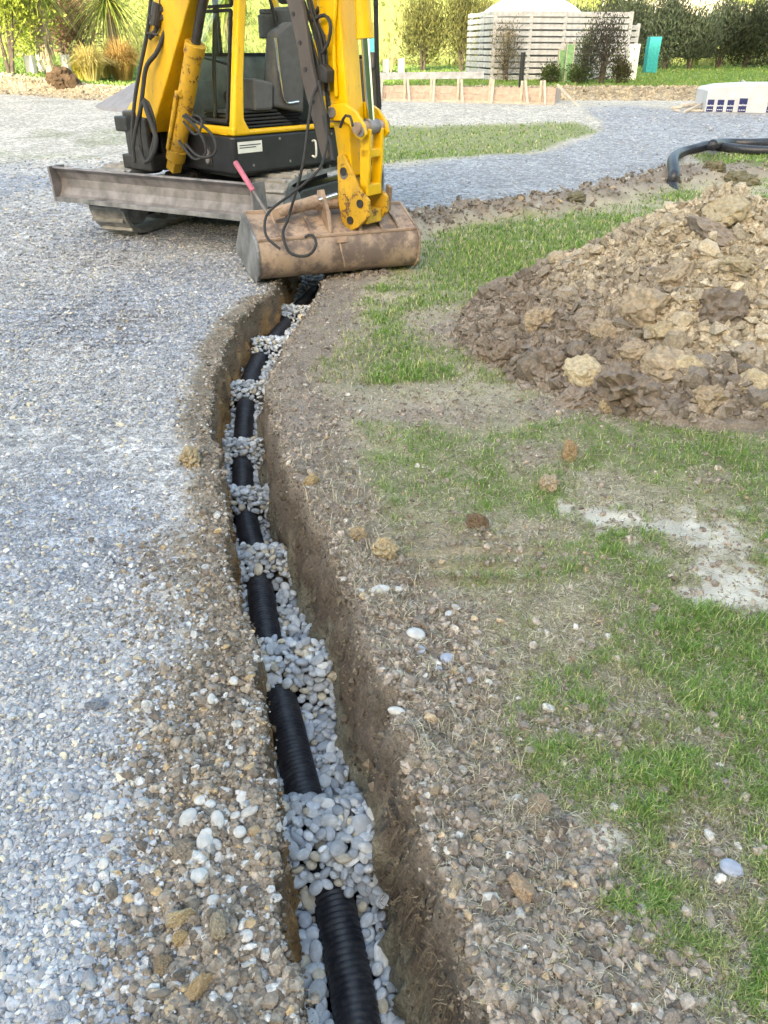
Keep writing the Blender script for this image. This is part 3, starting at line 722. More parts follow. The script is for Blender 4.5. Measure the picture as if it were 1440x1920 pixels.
me = np_mesh('soil_pile', np.stack([XX, YY, gb * smooth(0.5, 0.0, HH) + HH], -1).reshape(-1, 3), quads=Q[keep], col=pile_col(XX, YY, HH).reshape(-1, 3), smooth_=False)
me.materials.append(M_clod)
pile = link(bpy.data.objects.new('soil_pile', me)); tagit(pile, 'heap of dug brown and yellow clay soil on the lawn right of the trench', 'soil heap')
def on_pile(X, Y): return pile_h(X, Y) + height(X, Y) * smooth(0.5, 0.0, pile_h(X, Y))
def pile_pts(n):
    X = rng.uniform(PILE[0] - 1.9, PILE[0] + 1.2, n); Y = rng.uniform(PILE[1] - 1.4, PILE[1] + 1.3, n); h = pile_h(X, Y)
    edge = pile_h(X + 0.06, Y + 0.05) > 0.0
    k = (h > 0.02) | (edge & (rng.random(n) < 0.4)); return X[k], Y[k], on_pile(X[k], Y[k]), h[k]
X, Y, z, h = pile_pts(34000)
s = np.clip(rng.lognormal(math.log(0.0118), 0.55, len(X)), 0.006, 0.045)
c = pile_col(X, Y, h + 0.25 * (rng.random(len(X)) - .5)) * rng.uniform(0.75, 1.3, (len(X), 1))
cl_lo = [ico(1, q + 400, 0.22, squash=(1.15, .95, .7), crumble=.3) for q in range(5)] + [octa(q + 420, (1.2, .95, .7)) for q in range(14)]
me = join_instances('soil_crumbs', cl_lo, np.stack([X, Y, z + s * 0.2], 1), np.stack([rng.normal(0, .7, len(X)), rng.normal(0, .7, len(X)), rng.uniform(0, 6, len(X))], 1), s[:, None] * rng.uniform(.7, 1.35, (len(X), 3)), c, jitter=.3)
me.materials.append(M_clod); o = link(bpy.data.objects.new('soil_crumbs', me), pile); tagit(o, kind='stuff')
X, Y, z, h = pile_pts(900); X, Y, z, h = (v[:260] for v in (X, Y, z, h))
s = np.clip(rng.lognormal(math.log(0.038), 0.36, len(X)), 0.024, 0.085)
c = pile_col(X, Y, h + 0.2 * (rng.random(len(X)) - .5)) * rng.uniform(0.8, 1.3, (len(X), 1))
for k in range(len(X)):
    single('clod', cl_me[k % 12], (X[k], Y[k], z[k] + s[k] * 0.15), (rng.normal(0, .6), rng.normal(0, .6), rng.uniform(0, 6)), s[k] * rng.uniform(.75, 1.35, 3), c[k], pile)
# the big lumps the photograph shows one by one on the heap
def lump_mesh(seed, ang, rough, sub=4):
    V, T = ico(sub, seed, rough, angular=ang)
    r = np.random.default_rng(seed); n1 = V / np.linalg.norm(V, axis=1)[:, None]
    q = (fbm(n1[:, 0] * 2 + 5, n1[:, 1] * 2 + n1[:, 2] * 1.7, 1.6, 5, seed) + fbm(n1[:, 2] * 2 + 9, n1[:, 0] * 1.5 - n1[:, 1], 2.2, 5, seed + 3)) / 2 - 0.5
    V = V * (1 + (0.34 if ang else 0.85) * q[:, None] * 2)
    m_ = np_mesh('clod', V, tris=T); m_.materials.append(M_clod_o); return m_
def ray_pile(px, py):
    lo = None
    for Yq in np.arange(2.8, 6.5, 0.01):
        p = atY(px, py, Yq)
        if p.z <= max(float(on_pile(np.array([p.x]), np.array([Yq]))[0]), 0.0): return p
    return at(px, py, 0)
yel, dk, md = lin(192,176,148) * 0.80, lin(150,136,124) * 0.70, lin(178,160,138) * 0.76
for px, py, w, hh, c, ang, lab in [(1092,700,42,30,yel * 1.1,True,'yellow clay boulder'),(1212,582,56,44,md,True,'large flat brown slab'),(1345,580,48,38,dk * 0.9,False,None),(1012,603,26,24,md,False,None),(1330,440,62,24,dk * 1.3,True,None),
        (960,665,30,30,dk,False,None),(1030,690,40,34,dk,False,None),(1180,735,60,36,dk,False,None),(1075,752,40,22,dk * 1.2,False,None),(1245,690,52,34,md * 1.05,True,None),(920,660,26,26,dk,False,None),(1290,700,36,30,yel,True,None),
        (1360,395,46,28,yel * .9,True,None),(1410,720,34,26,yel,True,None),(1330,750,34,26,md,False,None),(1265,520,40,22,md,True,None),(1240,620,34,26,yel * .9,True,None),(1135,765,14,16,yel,False,None),(955,655,12,16,yel,True,None),(1420,755,20,16,yel,True,None),
        (1130,620,30,20,md,True,None),(1180,660,34,22,md,True,None),(985,575,30,22,dk,False,None),(1100,600,28,22,dk*1.2,True,None),(1380,500,30,18,yel*.85,True,None),(1300,485,30,16,md,True,None)]:
    p = ray_pile(px, py); s_ = sc_at(p.x, p.y, p.z)
    o = single('clod', lump_mesh(int(px + py), ang, 0.04 if ang else 0.10), p, (rng.normal(0, .35), rng.normal(0, .35), rng.uniform(0, 6)), (w / s_ * 1.0, w / s_ * 0.85, hh / s_ * 1.05), c, pile)
    if lab: o['label'] = lab

# ------------------------------------------------------------------ stones lying loose on the ground, each a thing
peb_hi = []
for k, (V, T) in enumerate(peb[:6]):
    m_ = np_mesh('pebble', V, tris=T, smooth_=True); m_.materials.append(M_peb_o); peb_hi.append(m_)
def loose(name, cat, label, px, py, w, asp, hgt, c, me, group=None, rz=None):
    p = at(px, py, 0); z = gz1(p.x, p.y); p = at(px, py, z + 0.01); s_ = sc_at(p.x, p.y)
    r = w / 2 / s_
    o = bpy.data.objects.new(name, me); link(o, None, p); o.location = (p.x, p.y, z + r * hgt * 0.45)
    o.rotation_euler = (rng.normal(0, .12), rng.normal(0, .12), rng.uniform(0, 3.1) if rz is None else rz)
    o.scale = (r, r * asp, r * hgt); o.color = (*c, 1); tagit(o, label, cat, group); return o
wht = lin(198,198,197) * 0.84
for px, py, w, lab in [(780,1187,38,'widest grey pebble on the crumbly soil just right of the trench'),(788,1216,24,'whitish blunt pebble just below the widest grey pebble right of the trench'),(837,1231,30,'round brownish white stone above the small bluish upright pebble'),
        (819,1253,24,'small bluish upright pebble on crumbs right of the trench'),(882,1271,24,'bluish oval pebble alone on the trampled straw'),(743,1331,32,'bright white oblong pebble near the right rim of the trench'),
        (843,1148,22,'white round pebble by the straw stalk above the pebble cluster'),(741,1104,30,'right one of two long white pebbles lying end to end'),(710,1105,36,'left one of two long white pebbles lying end to end'),(678,1105,18,'small pale pebble left of the two long white ones'),
        (1372,1627,42,'bluish grey faceted stone at the right edge of the lawn'),(643,1083,17,'small white pebble nearest the trench rim above the soil crumbs')]:
    cc = wht if 'blu' not in lab else lin(168,174,190) * 0.8
    loose('pebble', 'pebble', lab, px, py, w, 0.55 if 'long' in lab or 'oblong' in lab or 'oval' in lab else 0.8, 0.5, cc, peb_hi[int(px) % 6], rz=0.1 if 'long' in lab else (1.2 if 'oval' in lab or 'upright' in lab else None))
for px, py, w, a_, lab, c, ang in [(1011,1512,50,.9,'brown angular rock on the grass right of the trench',lin(176,156,134) * .72,True),(977,1664,54,.9,'tan pointed rock beside the pale bare patch, lower right',lin(190,164,138) * .75,True),
        (720,1030,48,.9,'crumbly yellow clay lump by the track prints',lin(188,170,138) * .8,False),(672,1002,32,.9,'pale clay lump left of the crumbly yellow one',lin(186,164,134) * .75,False),(1030,910,42,.8,'pale pinkish clay lump in the grass below two flat lumps',lin(190,172,148) * .78,False),
        (1068,852,54,.5,'long tan clay lump on the lawn below the soil heap',lin(180,154,120) * .75,False),(905,553,26,.9,'upright brown clod standing in the far grass before the soil heap',lin(168,140,104) * .75,True),
        (582,905,40,.5,'flat tan stone lying on the right rim of the trench',lin(188,166,130) * .78,True),(357,862,50,.7,'yellowish clay lump on the left rim of the trench',lin(186,168,138) * .78,False),
        (335,1722,66,.45,'flat yellowish slab rock on the brown band left of the trench',lin(192,174,142) * .8,True),(338,1757,32,1.,'tan block stone just below the flat yellowish slab',lin(190,166,126) * .75,True),(372,1854,66,.45,'long brown stone low on the brown band left of the trench',lin(190,164,128) * .72,True),
        (303,1812,44,.9,'brown rock between the tan block and the long brown stone',lin(160,140,116) * .7,True),(345,1600,44,1.,'grey brown lump under the scattered white pebbles',lin(164,150,134) * .7,False),
        (410,1732,56,.6,'greyish flat stone right of the yellowish slab',lin(176,164,144) * .7,True),(110,1895,42,.8,'pale grey rounded rock at the bottom left on the gravel',lin(186,188,196) * .75,True),
        (178,1324,40,.5,'bluish flat angular stone alone on the gravel drive',lin(150,158,172) * .75,True),(895,982,44,.6,'brown clod at the top of the track prints',lin(140,120,100) * .7,False)]:
    loose('rock' if ang else 'clay_lump', 'rock' if ang else 'clay lump', lab, px, py, w, a_, 0.75, c, (lump_mesh(int(px * 3 + py), ang, 0.04 if ang else 0.10)))
spill = empty('pebble_spill', at(410, 1540, 0.02), 'loose spill of about thirty white river pebbles left of the trench', 'pebbles')
k = 0
for px, py, w in [(375,1490,26),(392,1498,24),(350,1528,40),(421,1512,24),(440,1520,22),(407,1535,36),(385,1560,26),(383,1572,44),(372,1588,22),(360,1585,24),(404,1574,24),(379,1591,26),(405,1592,22),(430,1592,20),(450,1560,28),(430,1545,22),(462,1568,18),
        (455,1487,30),(425,1472,18),(295,1512,26),(200,1517,20),(253,1668,22),(190,1610,24),(178,1654,22),(217,1677,20),(389,1664,26),(396,1682,30),(475,1650,24),(438,1267,24),(396,1306,24),(420,1420,18),(372,1636,38)]:
    p = at(px, py, 0.02); z = gz1(p.x, p.y); r = w / 2 / sc_at(p.x, p.y)
    single('pebble', peb_hi[k % 6], (p.x, p.y, z + r * 0.35), (rng.normal(0, .2), rng.normal(0, .2), rng.uniform(0, 3)), (r, r * rng.uniform(.6, .9), r * .55), wht * rng.uniform(.85, 1.05), spill); k += 1

# ------------------------------------------------------------------ grass and straw
def blades(name, X, Y, z, L, W, col, lean, mat, parent, flat=False):
    n = len(X); az = rng.uniform(0, 2 * math.pi, n); wd = az + math.pi / 2 + rng.normal(0, 0.3, n)
    dx, dy = np.cos(az), np.sin(az); wx, wy = np.cos(wd) * W / 2, np.sin(wd) * W / 2
    ln = lean
    h1 = L * 0.5 * np.cos(ln * 0.6); o1 = L * 0.5 * np.sin(ln * 0.6)
    h2 = h1 + L * 0.5 * np.cos(np.minimum(ln * 1.7, 2.0)); o2 = o1 + L * 0.5 * np.sin(np.minimum(ln * 1.7, 2.0))
    if flat: h1 = L * 0.05 + rng.uniform(0, .006, n); h2 = rng.uniform(0, .008, n); o1 = L * .5; o2 = L
    b = np.stack([X, Y, z - 0.003], 1); P = np.empty((n, 5, 3)); w = np.stack([wx, wy, 0 * wx], 1)
    m1 = b + np.stack([dx * o1, dy * o1, h1], 1); tip = b + np.stack([dx * o2, dy * o2, h2], 1)
    P[:, 0] = b - w; P[:, 1] = b + w; P[:, 2] = m1 + w * 0.8; P[:, 3] = m1 - w * 0.8; P[:, 4] = tip
    k = (np.arange(n) * 5)[:, None]
    Q = k + np.array([[0, 1, 2, 3]]); T = k + np.array([[3, 2, 4]])
    cc = np.repeat(col[:, None, :], 5, 1); cc[:, 0:2] *= 0.85
    me = np_mesh(name, P.reshape(-1, 3), tris=T, quads=Q, col=cc.reshape(-1, 3)); me.materials.append(mat)
    o = link(bpy.data.objects.new(name, me), parent); tagit(o, kind='stuff'); return o
M_grass = attr_mat('grass_blades', rough=0.6, scale=8, var=0.12, bumpd=0, spec=0.25, trans=0.3)
def grass_pts(n, x0, x1, y0, y1, p, f):
    X, Y = sample_px(n, x0, x1, y0, y1, p); m = masks(X, Y); k = rng.random(n) < f(m, X, Y)
    X, Y = X[k], Y[k]; m = {q: v[k] for q, v in m.items()}; hp = pile_h(X, Y) if True else 0
    k = hp < -0.0; X, Y = X[k], Y[k]; m = {q: v[k] for q, v in m.items()}
    return X, Y, height(X, Y, m), m
def green(n, m=None, lush=None):
    t = rng.random((n, 1)); k = rng.random((n, 1))
    c = lin(136,168,84) * 0.98 * (1 - t) + lin(96,130,66) * 0.86 * t
    if lush is not None: c = c * lush[:, None] + (lin(150,152,108) * 0.88) * (1 - lush[:, None])
    c = np.where(k < 0.16, lin(192,196,140) * 0.9, c); c = np.where(k > 0.95, lin(208,194,150) * 0.85, c)
    return c * rng.uniform(0.75, 1.3, (n, 1))
X, Y, z, m = grass_pts(190000, 600, 1560, 700, 2080, 0.85, lambda m, X, Y: np.clip(m['g'] * 1.25 * (0.25 + 1.5 * vn(X * 24, Y * 24, 401) ** 1.5) + 0.03, 0, 1) * (m['dR'] > 0.03))
gi = np.clip(m['g'] * (0.5 + vn(X * 24, Y * 24, 401)), 0.1, 1.3); L = (0.014 + 0.030 * gi) * rng.uniform(0.55, 1.35, len(X)); W = np.maximum(0.0022 * rng.uniform(.7, 1.3, len(X)), 1.5 / sc_at(X, Y))
blades('grass', X, Y, z, L, W, green(len(X), m, smooth(0.25, 0.7, m['g'])), rng.uniform(0.25, 1.15, len(X)), M_grass, ground)
X, Y, z, m = grass_pts(85000, 580, 1560, 290, 720, 1.0, lambda m, X, Y: np.clip(m['g'] * 1.3 + 0.05, 0, 1) * (1 - m['road']) * (m['dR'] > 0.03))
gi = np.clip(m['g'], 0.1, 1); L = (0.018 + 0.042 * gi) * rng.uniform(0.6, 1.3, len(X)); W = np.maximum(0.003, 2.0 / sc_at(X, Y))
blades('grass', X, Y, z, L, W, green(len(X), m, smooth(0.2, 0.6, m['g'])), rng.uniform(0.2, 1.0, len(X)), M_grass, ground)
X, Y, z, m = grass_pts(16000, 600, 1560, 225, 310, 1.0, lambda m, X, Y: np.clip(m['g'], 0, 1))
blades('grass', X, Y, z, np.full(len(X), .05) * rng.uniform(.6, 1.3, len(X)), np.maximum(0.004, 2.4 / sc_at(X, Y)), green(len(X)) * 0.9 + lin(150,140,100) * .12, rng.uniform(0.2, 1.0, len(X)), M_grass, ground)
# dead stalks lying flat
def strawc(n): t = rng.random((n, 1)); return (lin(232,222,196) * 0.92 * (1 - t) + lin(120,106,88) * 0.62 * t) * rng.uniform(.75, 1.2, (n, 1))
X, Y, z, m = grass_pts(130000, 590, 1560, 560, 2080, 0.85, lambda m, X, Y: np.clip(0.85 - m['g'] * 0.7 - m['pale'] * .7 - m['soil'] * .45, 0.02, 1) * (m['dR'] > 0.02))
L = rng.uniform(0.010, 0.045, len(X)); W = np.maximum(0.0016, 1.7 / sc_at(X, Y))
blades('straw', X, Y, z + 0.004, L, W, strawc(len(X)), 0 * X, M_grass, ground, flat=True)
X, Y, z, m = grass_pts(16000, 480, 1050, 560, 2000, 0.85, lambda m, X, Y: ((m['dR'] > -0.004) & (m['dR'] < 0.3)) * (m['n1'] > 0.46) * 0.7)
blades('straw', X, Y, z + 0.004, rng.uniform(0.03, 0.09, len(X)), np.maximum(0.0014, 1.2 / sc_at(X, Y)), strawc(len(X)), rng.uniform(.5, 1.4, len(X)), M_grass, ground)
# roots hanging out of the right wall
V_, T_, c_ = [], [], []
Pn = 1500; Yr = 0.75 + 3.6 * rng.random(Pn) ** 1.4; keep = fbm(Yr, 0 * Yr, 1.3, 2, 301) > 0.36; Yr = Yr[keep]
def roots():
    vs_, qs_, cs_ = [], [], []; k = 0
    for y0 in Yr:
        d0 = rng.uniform(0.01, 0.22); L = rng.uniform(0.03, 0.15); x = float(XR(np.array([y0]))[0]) - 0.02 - 0.12 * d0 / 0.5 - 0.015; y = y0; zz = -d0; w = 0.0011
        ox = -rng.uniform(0.1, 0.5); oy = rng.normal(0, 0.5); col_ = lin(168,150,124) * .7 * rng.uniform(.6, 1.2); npt = 5
        for q in range(npt):
            vs_ += [(x, y - w, zz), (x, y + w, zz)]; cs_ += [col_, col_]
            if q < npt - 1: qs_.append((k, k + 1, k + 3, k + 2))
            k += 2; x += ox * L / npt * (1 - q * 0.25); y += oy * L / npt + rng.normal(0, .006); zz -= L / npt * (0.4 + 0.3 * q)
    return np.array(vs_), np.array(qs_), np.array(cs_)
V_, Q_, c_ = roots()
# crumbs clinging to both walls of the cut
nW = 6000; yw = 0.5 + 5.8 * rng.random(nW) ** 1.3; dw_ = rng.uniform(0.0, 0.42, nW) ** 1.2; sd_ = rng.random(nW) < .72
xw = np.where(sd_, XR(yw) - 0.014 - 0.095 * dw_ / .52 - rng.uniform(-.012, .012, nW), XL(yw) + .003 + .025 * dw_ / .52 + rng.uniform(-.012, .012, nW))
sw = np.clip(rng.lognormal(math.log(.0030), .65, nW), .0015, .016); tcol = rng.random((nW, 1))
cw = (lin(124,113,104) * .62 * (1 - tcol) + lin(154,142,126) * .66 * tcol) * rng.uniform(.7, 1.2, (nW, 1)); cw = np.where((~sd_)[:, None], cw * np.array((1.15, .98, .82)), cw)
mw = join_instances('wall_crumbs', clod_p, np.stack([xw, yw, -dw_ * (1 - .2 * (yw > 4)) + gz(xw + np.where(sd_, .06, -.06), yw)], 1), rng.uniform(0, 6, (nW, 3)), sw[:, None] * rng.uniform(.7, 1.3, (nW, 3)), cw); mw.materials.append(M_clod)
ow = link(bpy.data.objects.new('wall_crumbs', mw), ground); tagit(ow, kind='stuff'); me = np_mesh('roots', V_, quads=Q_, col=c_); me.materials.append(M_grass)
o = link(bpy.data.objects.new('roots', me), ground); tagit(o, kind='stuff')
# ------------------------------------------------------------------ mesh builder for made things
class MB:
    def __init__(s): s.v = []; s.f = []
    def add(s, V, Fc):
        k = len(s.v); s.v += [tuple(p) for p in V]; s.f += [tuple(i + k for i in f) for f in Fc]
    def box(s, fr, a, b, c):
        P = [fr(x, y, z) for z in c for y in b for x in a]
        s.add(P, [(0, 2, 3, 1), (4, 5, 7, 6), (0, 1, 5, 4), (2, 6, 7, 3), (0, 4, 6, 2), (1, 3, 7, 5)])
    def prism(s, fr, poly, a0, a1, axis='a'):
        """outline in (b, c), run from a0 to a1"""
        n = len(poly); g = (lambda t, p: fr(t, p[0], p[1])) if axis == 'a' else ((lambda t, p: fr(p[0], t, p[1])) if axis == 'b' else (lambda t, p: fr(p[0], p[1], t)))
        P = [g(a0, p) for p in poly] + [g(a1, p) for p in poly]
        s.add(P, [tuple(range(n))[::-1], tuple(range(n, 2 * n))] + [(k, (k + 1) % n, n + (k + 1) % n, n + k) for k in range(n)])
    def beam(s, p0, p1, w, h, up=(0, 0, 1)):
        p0, p1 = Vector(p0), Vector(p1); t = (p1 - p0).normalized(); x = t.cross(Vector(up))
        if x.length < 1e-3: x = t.cross(Vector((1, 0, 0)))
        x.normalize(); y = x.cross(t)
        P = [p + x * i * w / 2 + y * j * h / 2 for p in (p0, p1) for j in (-1, 1) for i in (-1, 1)]
        s.add(P, [(0, 2, 3, 1), (4, 5, 7, 6), (0, 1, 5, 4), (2, 6, 7, 3), (0, 4, 6, 2), (1, 3, 7, 5)])
    def cyl(s, p0, p1, r0, r1=None, n=16):
        r1 = r0 if r1 is None else r1; p0, p1 = Vector(p0), Vector(p1); t = (p1 - p0).normalized()
        x = t.orthogonal().normalized(); y = t.cross(x)
        P = [p + (x * math.cos(a) + y * math.sin(a)) * r for p, r in ((p0, r0), (p1, r1)) for a in [2 * math.pi * k / n for k in range(n)]]
        s.add(P, [tuple(range(n))[::-1], tuple(range(n, 2 * n))] + [(k, (k + 1) % n, n + (k + 1) % n, n + k) for k in range(n)])
    def tube(s, pts, r, seg=8, step=0.03, smoothp=True):
        P = catmull(pts, 12) if smoothp else np.array([list(p) for p in pts], float)
        P = resample(P, step) if smoothp else P
        n = len(P); T = np.gradient(P, axis=0); T /= np.linalg.norm(T, axis=1)[:, None] + 1e-9
        N = Vector(T[0]).orthogonal().normalized(); V = []
        for k in range(n):
            t = Vector(T[k]); N = (N - t * N.dot(t)).normalized(); B = t.cross(N); rr = r[k] if hasattr(r, '__len__') else r
            V += [tuple(Vector(P[k]) + (N * math.cos(a) + B * math.sin(a)) * rr) for a in [2 * math.pi * q / seg for q in range(seg)]]
        Fc = [(i * seg + j, i * seg + (j + 1) % seg, (i + 1) * seg + (j + 1) % seg, (i + 1) * seg + j) for i in range(n - 1) for j in range(seg)]
        s.add(V, Fc + [tuple(range(seg))[::-1], tuple(range((n - 1) * seg, n * seg))])
    def build(s, name, mat, parent=None, bevel=0.0, smooth_=False, label=None, seg=2):
        V = np.array(s.v); o0 = V.mean(0); me = bpy.data.meshes.new(name); me.from_pydata((V - o0).tolist(), [], s.f)
        bm = bmesh.new(); bm.from_mesh(me); bmesh.ops.recalc_face_normals(bm, faces=bm.faces); bm.to_mesh(me); bm.free()
        if smooth_:
            me.polygons.foreach_set('use_smooth', [True] * len(me.polygons))
            me.set_sharp_from_angle(angle=R(38))
        o = bpy.data.objects.new(name, me); link(o, parent, o0); o.location = o0; me.materials.append(mat)
        if bevel:
            b = o.modifiers.new('bevel', 'BEVEL'); b.width = bevel; b.segments = seg; b.limit_method = 'ANGLE'; b.angle_limit = R(35)
        if label: o['label'] = label
        return o
def frame(o, ax, ay, az=(0, 0, 1)):
    o, ax, ay, az = Vector(o), Vector(ax), Vector(ay), Vector(az)
    return lambda a, b, c: o + ax * a + ay * b + az * c

M_yel = paint('yellow_paint', (0.86, 0.50, 0.010), rust=0.20, rscale=13, rough=0.36, dirt=0.35)
M_yel_boom = paint('yellow_paint_boom', (0.76, 0.42, 0.012), rust=0.14, rscale=12, rough=0.45, dirt=0.45)
M_yel_worn = paint('worn_yellow_paint', (0.74, 0.42, 0.03), rust=0.52, rscale=15, rough=0.5, dirt=0.6, rustcol=(.20, .10, .045), soft=.05)
M_blackp = simple('black_panel', (0.016, 0.017, 0.022), rough=0.42, var=0.35, scale=7, bumpd=0.0)
M_rubber = simple('black_rubber', (0.022, 0.022, 0.024), rough=0.65, var=0.3, scale=20)
M_track = simple('muddy_rubber', (0.27, 0.26, 0.25), rough=0.85, var=0.45, scale=9, bumpd=0.003)
M_steel = simple('grey_worn_steel', (0.235, 0.215, 0.215), rough=0.55, metal=0.25, var=0.38, scale=7, bumpd=0.002, bscale=30)
M_chrome = simple('chrome_rod', (0.75, 0.76, 0.78), rough=0.12, metal=1.0, var=0.05)
M_dark = simple('dark_steel', (0.045, 0.042, 0.042), rough=0.55, metal=0.4, var=0.3, scale=15, bumpd=0.002)
M_rust = paint('rusty_brown_steel', (0.44, 0.31, 0.23), rust=0.70, rscale=8, rough=0.65, dirt=0.5, rustcol=(0.24, 0.14, 0.10), soft=0.18)
M_bucket = paint('bucket_worn_yellow', (0.46, 0.335, 0.25), rust=0.78, rscale=5.0, rough=0.62, dirt=0.65, rustcol=(0.22, 0.165, 0.145), soft=0.12)
M_mud = simple('grey_scraped_steel', (0.22, 0.22, 0.225), rough=0.6, metal=0.2, var=0.5, scale=6, bumpd=0.004, bscale=14)
M_seat = simple('seat_grey', (0.10, 0.10, 0.105), rough=0.75, var=0.15, scale=20)
M_inner = simple('cab_lining_grey_green', (0.30, 0.34, 0.32), rough=0.7, var=0.25, scale=8)
M_white = simple('white_sticker', (0.75, 0.75, 0.72), rough=0.5, var=0.08)
M_pink = simple('pink_tape', (0.50, 0.13, 0.20), rough=0.5, var=0.2)
def glass_mat():
    m, n, l, b = newmat('cab_glass'); b.inputs['Base Color'].default_value = (0.55, 0.62, 0.60, 1); b.inputs['Roughness'].default_value = 0.03
    tr = n.new('ShaderNodeBsdfTransparent'); tr.inputs['Color'].default_value = (0.93, 0.975, 0.955, 1)
    gl = n.new('ShaderNodeBsdfGlossy'); gl.inputs['Roughness'].default_value = 0.03; fr = n.new('ShaderNodeLayerWeight'); p4_ = math_(n, l, 'POWER', fr.outputs['Facing'], 4.0)
    ms = n.new('ShaderNodeMixShader'); l.new(math_(n, l, 'ADD', math_(n, l, 'MULTIPLY', p4_, 0.5), 0.035), ms.inputs[0]); l.new(tr.outputs[0], ms.inputs[1]); l.new(gl.outputs[0], ms.inputs[2]); l.new(ms.outputs[0], n['Material Output'].inputs['Surface'])
    return m
M_glass = glass_mat()

# ------------------------------------------------------------------ the digger
dig = empty('excavator', (-1.6, 8.6, 0), 'yellow and black tracked mini excavator parked at the far end of the trench', 'excavator')
# undercarriage frame: b runs back from the front of the tracks, a to the machine's left (viewer's right)
UF = Vector((-0.364, -0.931, 0)); UA = Vector((0.931, -0.364, 0))
UO = Vector((-1.82, 7.42, 0.02)); fu = frame(UO, UA, -UF)
def track(ac, W=0.38):
    b0, b1, r, zc = 0.30, 2.12, 0.285, 0.285
    pts = []
    for k in range(13): a = math.pi / 2 + math.pi * k / 12; pts.append((b0 + r * math.cos(a), zc + r * math.sin(a)))
    for k in range(13): a = -math.pi / 2 + math.pi * k / 12; pts.append((b1 + r * math.cos(a), zc + r * math.sin(a)))
    inn = [(b0 + (p[0] - b0) * 0.87 if p[0] < b0 else (b1 + (p[0] - b1) * 0.87 if p[0] > b1 else p[0]), zc + (p[1] - zc) * 0.87) for p in pts]
    m = MB(); n = len(pts)
    V = [fu(ac + s_ * W / 2, *p) for s_ in (-1, 1) for p in pts] + [fu(ac + s_ * W / 2, *p) for s_ in (-1, 1) for p in inn]
    Fc = []
    for k in range(n):
        q = (k + 1) % n
        Fc += [(k, q, n + q, n + k), (2 * n + k, 3 * n + k, 3 * n + q, 2 * n + q), (k, 2 * n + k, 2 * n + q, q), (n + k, n + q, 3 * n + q, 3 * n + k)]
    m.add(V, Fc); tr = m.build('track', M_track, dig, smooth_=True)
    # lugs all round, every one a piece
    per = []; L = 0
    loop = pts + [pts[0]]
    for p, q in zip(loop[:-1], loop[1:]): per.append((L, p, q)); L += math.hypot(q[0] - p[0], q[1] - p[1])
    nl = 46
    for k in range(nl):
        s_ = L * k / nl
        for (l0, p, q) in per[::-1]:
            if s_ >= l0:
                d = math.hypot(q[0] - p[0], q[1] - p[1]); t = (s_ - l0) / d; c = (p[0] + (q[0] - p[0]) * t, p[1] + (q[1] - p[1]) * t)
                tx, tz = (q[0] - p[0]) / d, (q[1] - p[1]) / d; nx_, nz_ = tz, -tx
                if nx_ * (c[0] - (b0 + b1) / 2) * 0.2 + nz_ * (c[1] - zc) < 0: nx_, nz_ = -nx_, -nz_
                break
        lg = MB(); h = 0.024; w = 0.036
        poly = [(c[0] - tx * w / 2, c[1] - tz * w / 2), (c[0] + tx * w / 2, c[1] + tz * w / 2), (c[0] + tx * w * .32 + nx_ * h, c[1] + tz * w * .32 + nz_ * h), (c[0] - tx * w * .32 + nx_ * h, c[1] - tz * w * .32 + nz_ * h)]
        lg.prism(fu, poly, ac - W / 2 + (0.0 if k % 2 else 0.03), ac + W / 2 - (0.03 if k % 2 else 0.0)); lg.build('track_lug', M_track, tr)
    fr_ = MB(); side = 1 if ac > 0 else -1
    fr_.prism(fu, [(b0 + .05, .12), (b1 - .05, .12), (b1 - .02, .40), (b0 + 0.3, .43), (b0 + .05, .36)], ac - 0.10, ac + 0.10); fr_.build('track_frame', M_dark, tr, bevel=0.02)
    for bb, rr_ in [(b0, .215), (b1, .20)] + [(b0 + .42 + k * .34, .085) for k in range(4)]:
        zz = zc if rr_ > .1 else .135
        w_ = MB(); w_.cyl(fu(ac - .135, bb, zz), fu(ac + .135, bb, zz), rr_, n=20); w_.cyl(fu(ac - .15, bb, zz), fu(ac + .15, bb, zz), rr_ * 0.4, n=14)
        w_.build('roller' if rr_ < .1 else 'track_wheel', M_track, tr, bevel=0.01, smooth_=True)
track(-0.83); track(0.83)
m = MB(); m.prism(fu, [(0.55, .22), (1.9, .22), (1.75, .50), (0.7, .50)], -0.62, 0.62); m.cyl(fu(0, 1.25, .45), fu(0, 1.25, .61), 0.42, n=28); m.build('undercarriage', M_dark, dig, bevel=0.02)
# dozer blade
BL, BR = Vector((-3.02, 7.80, 0)), Vector((-1.03, 6.76, 0)); bx = (BR - BL).normalized(); bn = Vector((bx.y, -bx.x, 0))      # bn faces the photographer
if bn.y > 0: bn = -bn
fb = frame(BL, bx, bn); Wb = (BR - BL).length
prof = [(0.04, .355), (-0.015, .39), (-0.045, .45), (-0.05, .52), (-0.02, .58), (0.03, .615), (0.012, .63), (-0.05, .59), (-0.085, .52), (-0.08, .44), (-0.05, .375), (0.01, .34)]
m = MB(); m.prism(fb, prof, 0, Wb); bl = m.build('dozer_blade', M_steel, dig, bevel=0.004)
m = MB(); m.box(fb, (0.0, Wb), (0.018, 0.045), (.332, .372)); m.build('cutting_edge', M_mud, bl, bevel=0.004)
for a_ in (-0.012, Wb - 0.012):
    m = MB(); m.prism(fb, [(0.05, .33), (0.06, .63), (-0.12, .63), (-0.14, .36)], a_, a_ + 0.024); m.build('end_plate', M_steel, bl, bevel=0.003)
for a_ in (-.42, .42):
    m = MB(); m.beam(fu(a_, 0.12, .42), fu(a_, 0.75, .34), 0.09, 0.13); m.build('blade_arm', M_dark, dig, bevel=0.01)
